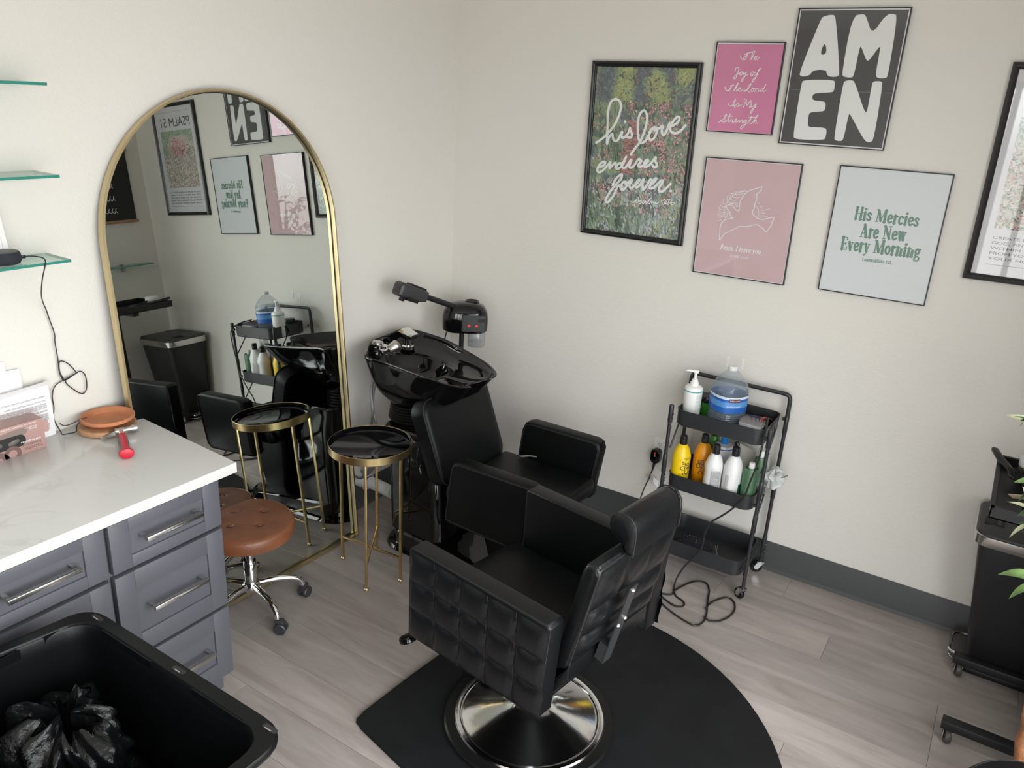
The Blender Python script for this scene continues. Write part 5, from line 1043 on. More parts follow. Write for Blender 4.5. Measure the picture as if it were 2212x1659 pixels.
# ------------------------------------------------------------------ big storage tote, stacked on a second one, with a bin bag inside
def totes():
    def outline(k, r=.085):
        # back-right corner square to the room, left side splayed slightly as seen
        x0b, x0f, x1, y1, y0 = .728 + k, .690 + k, 1.518 - k, -2.597 - k, -3.075 + k
        P = [(x1 - r, y1), (x0b + r, y1), (x0b, y1 - r), (x0f, y0 + r), (x0f + r, y0), (x1 - r, y0), (x1, y0 + r), (x1, y1 - r)]
        C = [(x1, y1), None, (x0b, y1), None, (x0f, y0), None, (x1, y0), None]; out = []
        def arc(a, c, e_):
            for i in range(7):
                s = i / 6; out.append(((1 - s) ** 2 * a[0] + 2 * s * (1 - s) * c[0] + s * s * e_[0], (1 - s) ** 2 * a[1] + 2 * s * (1 - s) * c[1] + s * s * e_[1]))
        arc(P[7], (x1, y1), P[0]); arc(P[1], (x0b, y1), P[2]); arc(P[3], (x0f, y0), P[4]); arc(P[5], (x1, y0), P[6])
        return out
    def lp(k, z): return [(x, y, z) for x, y in outline(k)]
    def tote(label, zb, zt, lid=False):
        t = thing('storage_tote', label, 'storage tote', (1.11, -2.84, zb), wc=True)
        b = B(); H = zt - zb
        b.loft([lp(.070, zb), lp(.062, zb + .008), lp(.036, zt - .05), lp(.033, zt - .012), lp(.036, zt - .004), lp(.040, zt - .012), lp(.043, zt - .05), lp(.070, zb + .014), lp(.20, zb + .010)], True, True); obj('tub', b, TOTE, t, ang=50)
        b = B(); b.loft([lp(.036, zt - .020), lp(.002, zt - .022), lp(0, zt - .018), lp(0, zt - .005), lp(.003, zt), lp(.034, zt), lp(.037, zt - .004), lp(.037, zt - .010)], False, False); rim = obj('rim', b, TOTE, t, ang=40)
        if not lid:
            for x in (.800, 1.145, 1.470):
                b = B(); b.prism(rrect(x - .022, x + .022, -2.6235, -2.6095, .0065, 5), zt + .0002, zt + .0005, 'z'); obj('rope_slot', b, DARKVOID, rim, smooth=False)
                b = B(); b.prism(rrect(x - .013, x + .008, -2.6225, -2.6195, .001, 2), zt + .0005, zt + .0007, 'z'); obj('slot_glint', b, mat('floor_glimpse', (.30, .26, .24), .6), rim, smooth=False)
            for x0, x1 in ((.85, 1.06), (1.22, 1.43)): b = B(); b.box(x0, x1, -2.638, -2.634, zt - .030, zt - .003); obj('rim_step', b, TOTE, t, smooth=False)
            for y0, y1 in ((-2.74, -2.66), (-2.88, -2.80)): b = B(); b.box(.762, .766, y0, y1, zt - .030, zt - .003); obj('rim_step', b, TOTE, t, smooth=False)
        else:
            b = B(); b.loft([lp(-.002, zt), lp(-.004, zt + .012), lp(.02, zt + .018), lp(.06, zt + .014)], True, True); obj('lid', b, TOTE, t)
        return t
    tote('closed black storage tote underneath the open one', 0.0, .336, True)
    tote('open black plastic storage tote at lower left holding a bin bag', .3545, .740)
    # crumpled bin bag
    bag = mat('black_bin_bag', (.005, .0053, .006), .27, bump=(42, .7, 7), spec=.42)
    rnd = random.Random(9); b = B(); ph = [rnd.uniform(0, 6.28) for _ in range(12)]
    def bg(u, v):
        a = 2 * pi * u; f = v
        # from the floor of the tote up to an open, twisted mouth
        c = Vector((.955 + .02 * f, -2.86 + .045 * f, 0)); r = .145 * (1 - f) ** .6 + .058 + .02 * sin(f * 9)
        if f < .08: r *= (.55 + .45 * f / .08)
        w = .020 * sin(3 * a + ph[0] + 5 * f) + .012 * sin(7 * a + ph[1] - 9 * f) + .008 * sin(13 * a + ph[2] + 14 * f) + .006 * sin(23 * a + ph[3] + 20 * f * f)
        w *= (.5 + .9 * f); r += w
        z = .368 + .295 * f + .012 * sin(2 * a + ph[4]) * f + .010 * sin(11 * a + ph[5]) * f * f
        return (c.x + r * 1.10 * cos(a), c.y + r * .85 * sin(a), z)
    b.grid(bg, 120, 44)
    def inner(u, v):
        a = 2 * pi * u; p = Vector(bg(u, 1.0)); c = Vector((.975, -2.815, .56)); q = p.lerp(c, v * .8); q.z = p.z - .10 * v + .010 * sin(9 * a + 8 * v); q.x += .010 * sin(7 * a + 5 * v) * v; return q
    b.grid(inner, 120, 12)
    bb = thing('bin_bag', 'crumpled glossy black bin bag standing inside the open tote', 'bag', (.955, -2.86, .368), wc=True)
    obj('bag_body', b, bag, bb, ang=70)
    b = B()
    def sh(u, v):
        a = 2 * pi * u; r = v; return (1.13 + .19 * r * cos(a) * (1 + .1 * sin(5 * a)), -2.82 + .15 * r * sin(a) * (1 + .1 * sin(4 * a + 1)), .372 + .105 * (1 - r ** 2) + .018 * sin(6 * a + 4 * r) * r + .012 * sin(11 * a - 7 * r))
    b.grid(sh, 90, 24); obj('bag_skirt', b, bag, bb, ang=70)
    b = B()
    b.grid(lambda u, v: (.80 + .13 * u, -3.02 + .16 * v, .372 + .16 * sin(pi * u) * sin(pi * v) ** .7 + .006 * sin(17 * u + 9 * v)), 20, 20); tag(obj('blue_cloth', b, mat('navy_fleece', (.045, .055, .085), .9, bump=(120, .4, 3))), 'folded dark blue cloth at the near left end of the tote', 'cloth')
totes()
# ------------------------------------------------------------------ three-tier trolley
XA, XB, YF, YB = 1.500, 1.935, -.335, -.052
def trolley():
    t = thing('utility_trolley', 'black three-tier metal trolley with pull handle, by the wall outlet', 'trolley', ((XA + XB) / 2, (YF + YB) / 2, 0), wc=True)
    tr = mat('trolley_black', (.022, .023, .026), .42)
    for z0, z1 in ((.757, .833), (.444, .517), (.106, .186)):
        b = B(); P = lambda k, z: [(x, y, z) for x, y in rrect(1.518 + k, 1.917 - k, -.345 + k, -.066 - k, .042, 6)]
        b.loft([P(.006, z0), P(.001, z0 + .006), P(0, z1 - .003), P(-.002, z1 - .0015), P(-.002, z1), P(.001, z1), P(.002, z1 - .004), P(.0025, z0 + .008), P(.010, z0 + .004)], True, True); obj('tray', b, tr, t)
    L = []
    for x, y, h in ((XA - .004, YF, .842), (XB + .006, YF, .842)):
        b = B(); b.tube([(x, y, .060), (x, y, h)], .0085, 12); b.lathe([(.0085, h - .085), (.0112, h - .080), (.0112, h - .004), (.009, h + .002), (.0001, h + .003)], 14, (x, y, 0))
        for z in (.40, .56): b.lathe([(.0085, z - .052), (.0108, z - .048), (.0108, z + .035), (.0085, z + .040)], 14, (x, y, 0))
        L.append(obj('leg', b, tr, t))
    for x, s in ((XA - .026, 1), (XB + .004, -1)):
        b = B(); b.tube([(x, YB, .060), (x, YB, .80)], .0085, 12)
        for z in (.16, .45, .78): b.lathe([(.0085, z - .050), (.0108, z - .046), (.0108, z + .035), (.0085, z + .040)], 14, (x, YB, 0))
        L.append(obj('leg', b, tr, t))
    b = B(); x0, x1 = XA - .026, XB + .004; b.tube(cat([(x0, YB, .78), (x0, YB, .86), (x0 + .002, YB, .898), (x0 + .012, YB, .914), (x0 + .035, YB, .918)], 5) + cat([(x1 - .035, YB, .918), (x1 - .012, YB, .914), (x1 - .002, YB, .898), (x1, YB, .86), (x1, YB, .78)], 5), .0098, 12); obj('handle', b, tr, t)
    # side plates, folding braces and chrome rivets
    for x in (1.508, 1.927):
        for z in (.80, .48, .15):
            for y in (YF, YB): b = B(); b.box(min(x, x + (.008 if x < 1.7 else -.008)), max(x, x + (.010 if x > 1.7 else -.010)), y - .006, y + .006, z - .006, z + .006); obj('tray_lug', b, tr, t, smooth=False)
        for z in (.80, .48, .165):
            b = B(); b.loft([[(x + q, -.205, z - .01), (x + q, -.190, z - .01), (x + q, -.190 + .02, z + .03), (x + q, -.225, z + .03)] for q in (-.001, .001)]); b.tube([(x + .004, YF + .004, z - .165 if z > .3 else z - .04), (x + .004, -.20, z)], .0042, 6); obj('brace', b, tr, t, smooth=False)
    b = B()
    for x, y in ((XB + .006, YF), (XB + .004, YB), (XA - .004, YF), (XA - .026, YB)):
        for z in (.77, .79, .74, .50, .47, .43, .175, .155, .12): b.sphere((x + .0105, y - .003, z), .0034, 6)
    obj('rivets', b, CHROME, t, kind='stuff')
    for lg, (x, y, a) in zip(L, ((XA - .004, YF, .3), (XB + .006, YF, 2.6), (XA - .026, YB, .2), (XB + .004, YB, 3.5))):
        M = Matrix.Translation((x, y, 0)) @ Matrix.Rotation(a, 4, 'Z')
        b = B(); b.lathe([(.0001, -.010), (.023, -.010), (.0265, -.006), (.0265, .006), (.023, .010), (.0001, .010)], 20, M=M @ Matrix.Translation((.016, 0, .0265)) @ Matrix.Rotation(pi / 2, 4, 'X')); obj('wheel', b, RUBBER, lg)
        b = B()
        for q in (-.0145, .0130): b.prism([(-.015, .060), (.013, .060), (.028, .030), (.022, .018), (.010, .018)], q, q + .0015, 'y', M=M)
        b.box(-.016, .016, -.0145, .0145, .056, .062, M=M); b.lathe([(.0001, .012), (.0045, .012), (.0045, .014), (.0001, .015)], 8, M=M @ Matrix.Translation((.014, 0, .0235)) @ Matrix.Rotation(pi / 2, 4, 'X')); obj('caster_fork', b, CHROME, lg, smooth=False)
trolley()

def bottle(name, label, x, y, z, r, h, body, cap, cap_h=.042, cap_r=.0165, shoulder=.055, rz=0, waist=0, group=None, cap_lab=None):
    """round shampoo bottle: cylinder, sloped shoulder, neck and flip cap"""
    t = thing(name, label, 'bottle', (x, y, z), rz, group)
    hb = h - cap_h
    pr = [(.0001, 0), (r - .004, 0), (r, .004)]
    if waist: pr += [(r, hb * .22), (r - waist, hb * .55), (r + .001, hb - shoulder - .012), (r, hb - shoulder)]
    else: pr += [(r, hb * .4), (r, hb - shoulder)]
    pr += [(r - .004, hb - shoulder + .012), (r - .012, hb - .018), (cap_r + .004, hb - .004), (cap_r + .001, hb), (.0001, hb)]
    b = B(); b.lathe(pr, 32); obj('body', b, body, t, ang=50)
    b = B(); b.lathe([(.0001, hb - .001), (cap_r, hb - .001), (cap_r + .0008, hb + .004), (cap_r + .0008, h - .016), (cap_r, h - .015), (cap_r, h - .004), (cap_r - .003, h), (.0001, h)], 24); b.box(-.006, .006, -cap_r - .003, -cap_r + .003, h - .013, h - .009); obj('cap', b, cap, t, ang=30)
    return t
def wrap(r, a0, z0, vertical=True):
    """print on a cylinder; text runs up the bottle (vertical) or around it"""
    def f(p, q):
        if vertical: return ((r + .0004) * cos(a0 - q / r), (r + .0004) * sin(a0 - q / r), z0 + p)
        return ((r + .0004) * cos(a0 + p / r), (r + .0004) * sin(a0 + p / r), z0 + q)
    return f
def trolley_load():
    zm, zt, zl = .4485, .7615, .1105
    CAPB = mat('black_cap', (.014, .014, .015), .28); BLK = mat('black_print', (.05, .05, .055), .6)
    YEL = mat('yellow_bottle', (.80, .55, .008), .33); ORG = mat('orange_bottle', (.72, .285, .006), .33); WHT = mat('white_bottle', (.76, .76, .76), .3); GRN = mat('sage_green_bottle', (.075, .165, .090), .35)
    BRG = mat('bright_green_bottle', (.045, .25, .025), .35)
    def lettering(t, lines, r, m=BLK):
        b = B()
        for txt, fn, size, w in lines: add_text(b, txt, fn, size, width=w, bold=.0006 if size > .02 else 0)
        obj('bottle_lettering', b, m, t, smooth=False, dbl=False)
    A = math.radians(-52)       # side of the bottles that faces the room
    t = bottle('shampoo_bottle', 'bright yellow bottle with black cap, leftmost on the middle shelf', 1.556, -.286, zm, .0425, .246, YEL, CAPB, group=None)
    lettering(t, [('A Curl', wrap(.0425, A + .25, .060), .036, .078), ('Can', wrap(.0425, A + .70, .064), .032, .058), ('Dream', wrap(.0425, A + 1.10, .060), .032, .075), ('mat', wrap(.0425, A + .02, .142, False), .018, .026)], .037)
    t = bottle('shampoo_bottle', 'orange bottle with black cap beside the yellow one', 1.633, -.215, zm, .0425, .250, ORG, CAPB)
    lettering(t, [('Dream', wrap(.0425, A - .15, .062), .030, .072), ('Can', wrap(.0425, A - .52, .090), .028, .044)], .037)
    t = bottle('shampoo_bottle', 'white bottle with grey back label, front row of the middle shelf', 1.713, -.290, zm, .0415, .246, WHT, CAPB, waist=.003)
    b = B(); rnd = random.Random(3)
    def label_lines(b, r, a0, z0, z1, w):
        z = z1
        while z > z0:
            a = -w / 2
            while a < w / 2:
                s = rnd.uniform(.004, .011); e_ = min(a + s, w / 2); f = wrap(r, a0, 0, False); b.face([f(a, z), f(e_, z), f(e_, z + .0016), f(a, z + .0016)]); a = e_ + .0015
            z -= .0032
    for z0, z1 in ((.092, .108), (.062, .086), (.034, .056), (.016, .030)): label_lines(b, .0416, A - .05, z0 + .030, z1 + .034, .046)
    obj('label_print', b, INK, t, smooth=False, dbl=False)
    t = bottle('shampoo_bottle', 'white bottle with a dark green label edge, right of the grey-labelled one', 1.799, -.286, zm, .0420, .258, WHT, CAPB)
    b = B(); f = wrap(.0421, A + .70, 0, False)
    for k in range(6): b.face([f(-.012 + .008 * k, .040), f(-.004 + .008 * k, .040), f(-.004 + .008 * k, .092), f(-.012 + .008 * k, .092)])
    obj('label', b, mat('dark_green_label', (.010, .085, .055), .45), t, smooth=False)
    b = B(); add_text(b, 'RE', wrap(.0421, A + .62, .104, False), .014, width=.016); label_lines(b, .0421, A - .95, .045, .128, .018); obj('label_print', b, INK, t, smooth=False, dbl=False)
    bottle('lotion_bottle', 'slim sage green bottle with white cap at the right front of the middle shelf', 1.8765, -.284, zm, .0335, .205, GRN, WHITEPL, cap_h=.026, cap_r=.013, shoulder=.010)
    bottle('lotion_bottle', 'sage green bottle with white cap inside the clear bag at the right', 1.884, -.172, zm, .026, .225, GRN, WHITEPL, cap_h=.030, cap_r=.014, shoulder=.012)
    # bottle with blue cap behind
    t = thing('spray_bottle', 'wide white bottle with bright blue spout behind the front row', 'bottle', (1.712, -.178, zm))
    b = B(); b.lathe([(.0001, 0), (.040, 0), (.042, .004), (.042, .200), (.040, .208), (.018, .214), (.0001, .214)], 36); obj('body', b, mat('milky_bottle', (.66, .67, .70), .3), t)
    b = B(); b.lathe([(.0422, .193), (.0426, .193), (.0426, .1970), (.0422, .1970)], 36); obj('blue_band', b, mat('navy_band', (.02, .05, .28), .4), t)
    b = B(); b.lathe([(.0001, .212), (.0150, .212), (.0160, .216), (.0160, .234), (.0130, .237), (.0140, .246), (.0118, .256), (.0001, .257)], 24); obj('cap', b, mat('blue_cap', (.012, .19, .58), .35), t)
    bottle('gel_tube', 'bright green tube with black cap at the back of the middle shelf', 1.648, -.120, zm, .034, .240, BRG, CAPB, cap_h=.022, cap_r=.018, shoulder=.04)
    # resealable pouch leaning behind
    t = thing('refill_pouch', 'cream soft pouch with black spout leaning behind the white bottles', 'pouch', (1.824, -.116, zm), math.radians(-3))
    def po(s):
        def f(u, v): x = -.075 + .15 * u; e_ = min(u, 1 - u, v, 1 - v); z = .004 + .185 * v - .035 * (u - .3) * v; return (x, .040 * v - .02 + s * .016 * (1 - math.exp(-e_ / .12)), z)
        return f
    b = B(); b.grid(po(1), 14, 16); b.grid(po(-1), 14, 16); obj('pouch', b, mat('cream_pouch', (.58, .57, .50), .35, bump=(14, .3, 2)), t)
    b = B(); b.grid(lambda u, v: (-.03 + .06 * u, po(-1)(.3 + .4 * u, .10 + .35 * v)[1] - .0006, po(-1)(.3 + .4 * u, .10 + .35 * v)[2]), 8, 8); obj('blue_print', b, mat('pale_blue_print', (.22, .32, .48), .5), t)
    b = B(); b.lathe([(.0001, 0), (.011, 0), (.011, .024), (.008, .027), (.0001, .027)], 16, M=Matrix.Translation((-.068, .018, .178)) @ Matrix.Rotation(-.5, 4, 'Y')); obj('spout', b, CAPB, t)
    # crumpled plastic bag spilling over the right end
    t = thing('plastic_bag', 'crumpled clear plastic bag hanging over the right end of the middle shelf', 'bag', (1.90, -.16, zm), wc=True)
    film = clear_mat('bag_film', (.93, .94, .95), 1.45, .10, (.72, .74, .75), .34); film2 = clear_mat('bag_film_white', (.92, .93, .93), 1.45, .12, (.76, .78, .78), .62)
    rnd = random.Random(12); ph = [rnd.uniform(0, 6.28) for _ in range(9)]
    def bagf(u, v):
        a = 2 * pi * u; r = .036 + .006 * sin(3 * a + ph[0]) + .004 * sin(8 * a + ph[1] + 7 * v) ; r *= (1.15 - .55 * v ** 2)
        return (1.886 + .6 * .0 + r * .95 * cos(a), -.150 + r * 1.25 * sin(a), zm + .002 + .245 * v + .01 * sin(5 * a + ph[2]) * v)
    b = B(); b.grid(bagf, 60, 24); obj('bag_body', b, film, t, ang=70)
    def crum(u, v):
        th, p = pi * (.02 + .96 * v), 2 * pi * u; r = 1 + .20 * sin(3 * p + ph[3] + 2 * th) + .15 * sin(5 * th + ph[4] + 2 * p) + .08 * sin(9 * p - 4 * th + ph[5])
        return (1.956 + .048 * r * sin(th) * cos(p), -.175 + .062 * r * sin(th) * sin(p), .560 + .036 * r * cos(th))
    b = B(); b.grid(crum, 64, 30); obj('bag_mouth', b, film2, t, ang=25)
    b = B(); b.tube(cat([(1.995, -.225, .594), (2.005, -.20, .592), (2.008, -.17, .586), (2.006, -.15, .575)], 4), .0022, 5); obj('bag_print', b, mat('dark_teal_print', (.05, .12, .11), .5), t)
    # ---- top tray
    t = thing('pump_bottle', 'white pump bottle with teal ring on the top shelf', 'bottle', (1.556, -.245, zt), math.radians(-150))
    b = B(); b.lathe([(.0001, 0), (.037, 0), (.040, .004), (.0405, .148), (.039, .156), (.034, .162), (.016, .166), (.0001, .166)], 40); obj('body', b, WHITEPL, t)
    b = B(); b.lathe([(.0404, .140), (.0412, .1405), (.0412, .1445), (.0406, .145)], 40); obj('teal_ring', b, mat('teal_ring', (.02, .36, .36), .4), t)
    b = B(); b.lathe([(.0001, .165), (.019, .165), (.0195, .178), (.017, .182), (.014, .186), (.013, .194), (.007, .196), (.0065, .222), (.012, .224), (.013, .230), (.008, .236), (.0001, .237)], 24); b.loft([[(x, y, z) for y, z in rrect(-w, w, a, c, .003, 3)] for x, w, a, c in ((-.010, .010, .226, .237), (.012, .009, .2275, .2375), (.035, .0065, .230, .2385), (.046, .004, .229, .234))]); obj('pump', b, WHITEPL, t)
    b = B(); A2 = math.radians(-52 + 150)
    for z0, z1 in ((.108, .128), (.090, .103), (.072, .084), (.050, .066)): label_lines(b, .0405, A2 + .45, z0, z1, .030)
    obj('label_print', b, mat('pale_print', (.45, .50, .50), .6), t, smooth=False, dbl=False)
    t = thing('gel_jar', 'green jar with black lid behind the pump bottle', 'jar', (1.593, -.135, zt))
    b = B(); b.lathe([(.0001, 0), (.033, 0), (.035, .004), (.035, .066), (.0001, .066)], 36); obj('jar', b, BRG, t)
    b = B(); b.lathe([(.0001, .065), (.036, .065), (.037, .068), (.037, .092), (.035, .095), (.0001, .095)], 36); obj('lid', b, CAPB, t)
    # water jug
    t = thing('water_jug', 'clear gallon water jug with blue label on the top shelf', 'water jug', (1.706, -.205, zt), math.radians(-38))
    def sq(r, z, tw=0, k=.24):
        out = []
        for i in range(40):
            a = 2 * pi * i / 40; m = max(abs(cos(a)), abs(sin(a))); rr = r * (1 - k + k / m * .86); w = a + tw; fl = 1 + .018 * sin(8 * a) * (1 if tw else 0); out.append((rr * fl * cos(w), rr * fl * sin(w), z))
        return out
    R = .0800; Ls = [sq(R * .90, .0), sq(R * .97, .005)]
    for k in range(7): z = .010 + k * .0100; Ls += [sq(R, z), sq(R * .970, z + .0048)]
    Ls += [sq(R, .082), sq(R * .985, .084), sq(R * .985, .160), sq(R, .162)]
    for k in range(10): f = k / 9; Ls.append(sq(R * (1 - .70 * f ** 2.1), .164 + .094 * f, .9 * f, .24 * (1 - f)))
    Ls += [sq(.0195, .261, .9, 0), sq(.0195, .267, .9, 0)]
    jug = clear_mat('jug_plastic', (.90, .93, .95), 1.40, .06, (.62, .68, .74), .12)
    b = B(); b.loft(Ls, True, False); body = obj('body', b, jug, t, ang=25)
    water = clear_mat('jug_water', (.83, .89, .94), 1.25, .02, (.30, .40, .52), .10)
    b = B(); b.loft([sq(R * .93, .003), sq(R * .955, .05), sq(R * .955, .162), sq(R * .93, .178), sq(R * .88, .192)]); obj('water', b, water, t)
    b = B(); b.lathe([(.0001, .262), (.0195, .262), (.0205, .264), (.0205, .280), (.019, .2815), (.0001, .282)], 24); obj('cap', b, mat('clear_white_cap', (.74, .76, .78), .3), t)
    def around(z0, z1, kk, n=40, a0=0, a1=40):
        P0, P1 = sq(R * kk, z0), sq(R * kk, z1); b = B()
        for i in range(a0, a1): b.face([P0[i % 40], P0[(i + 1) % 40], P1[(i + 1) % 40], P1[i % 40]])
        return b
    lb = mat('blue_label', (.020, .115, .44), .35); obj('label', around(.084, .159, 1.006), lb, t)
    obj('label_upper', around(.110, .136, 1.012), mat('light_blue_label', (.10, .28, .62), .35), t); obj('label_top', around(.148, .1595, 1.012), mat('label_white', (.62, .70, .80), .35), t)
    front = math.radians(-52 + 38)
    def jf(z, kk=1.03, dx=0):
        def f(p, q):
            a = front + (p + dx) / (R * 1.02); m = max(abs(cos(a)), abs(sin(a))); rr = R * kk * (1 - .24 + .24 / m * .86); return (rr * cos(a), rr * sin(a), z + q)
        return f
    b = B(); f = jf(.136, 1.03)
    for k in range(8): b.face([f(-.026 + .0065 * k, 0), f(-.0195 + .0065 * k, 0), f(-.0195 + .0065 * k, .0165), f(-.026 + .0065 * k, .0165)])
    obj('maroon_patch', b, mat('maroon_patch', (.115, .012, .03), .4), t)
    LM = mat('label_lettering', (.75, .82, .90), .5); b = B(); add_text(b, 'KIRKLAND', jf(.1400, 1.036, -.023), .0105, width=.046); obj('label_lettering', b, LM, t, smooth=False, dbl=False); b = B(); add_text(b, 'purified water', jf(.113, 1.026, -.034), .0125, width=.066); obj('label_lettering', b, LM, t, smooth=False, dbl=False)
    # vent brush and round hot brush
    t = thing('paddle_brush', 'grey bristled paddle brush lying face up on the top shelf', 'hair brush', (1.842, -.262, zt + .018), math.radians(-6))
    b = B(); b.box(-.052, .052, -.036, .036, .030, .046, r=.014, seg=3); obj('paddle', b, mat('pale_grey_plastic', (.55, .55, .56), .35), t)
    b = B(); b.tube([(.05, .01, .038), (.064, .016, .034), (.070, .019, .030)], .010, 10); b.box(-.045, .045, -.03, .03, -.0178, .031, r=.008); obj('handle', b, BLACKPLASTIC, t)
    b = B()
    for i in range(22):
        for j in range(14):
            x, y = -.046 + .092 * i / 21, -.031 + .062 * j / 13; b.tube([(x, y, .045), (x + rnd.uniform(-.003, .003), y + rnd.uniform(-.003, .003), .060 + rnd.uniform(-.002, .003))], .0006, 3, cap=False)
    obj('bristles', b, mat('grey_bristle', (.26, .24, .235), .6), t, kind='stuff', smooth=False)
    t = thing('hot_air_brush', 'navy barrel hair styler with red ring and hollow black end', 'hair styler', (1.85, -.165, zt), wc=True)
    p, q = Vector((1.770, -.120, zt + .024)), Vector((1.893, -.195, zt + .056)); d = (q - p).normalized()
    b = B(); b.tube([p, q - d * .03], .020, 24); obj('barrel', b, mat('navy_barrel', (.022, .022, .085), .35), t)
    b = B(); b.tube([q - d * .032, q - d * .012], .0222, 24); obj('red_ring', b, mat('red_ring', (.48, .055, .035), .35), t)
    b = B(); rings = []
    s1 = d.orthogonal().normalized(); s2 = d.cross(s1)
    for x, r in ((-.014, .0215), (.006, .0225), (.008, .0215), (.008, .0165), (.004, .015), (-.012, .014)): rings.append([q + d * x + (s1 * cos(2 * pi * k / 24) + s2 * sin(2 * pi * k / 24)) * r for k in range(24)])
    b.loft(rings, False, True); obj('end_collar', b, BLACKPLASTIC, t)
    # ---- bottom tray
    b = B()
    def tow(u, v):
        a = 2 * pi * u; r = v; return (1.640 + .094 * r * cos(a) * (1 + .08 * sin(4 * a)), -.215 + .088 * r * sin(a) * (1 + .1 * sin(3 * a + 1)), zl + .002 + .042 * (1 - r ** 2.2) + .004 * sin(9 * a + 6 * r) * r)
    b.grid(tow, 48, 14); tag(obj('dark_towel', b, mat('navy_towel', (.011, .011, .018), .95, bump=(160, .8, 3))), 'bunched dark navy towel on the bottom shelf of the trolley', 'towel')
    tw = bpy.data.objects['dark_towel']; b = B()
    for k in range(9): u, v = rnd.random(), rnd.uniform(.1, .85); p = Vector(tow(u, v)); b.sphere(p + Vector((0, 0, .001)), .0013, 6)
    obj('sparkle_specks', b, WHITEPL, tw, kind='stuff')  # sparkles on the dark cloth, put in as tiny white specks
    t = thing('hair_clip', 'small thin metal hair clip lying on the bottom shelf', 'clip', (1.775, -.20, zl), wc=True)
    b = B(); z = zl + .003
    b.tube([(1.742, -.165, z + .012), (1.756, -.19, z), (1.782, -.235, z)], .0016, 5); b.tube([(1.752, -.160, z + .014), (1.758, -.19, z + .002), (1.784, -.233, z + .001)], .0016, 5); obj('clip', b, mat('dull_brass', (.30, .28, .22), .4, .8), t)
trolley_load()

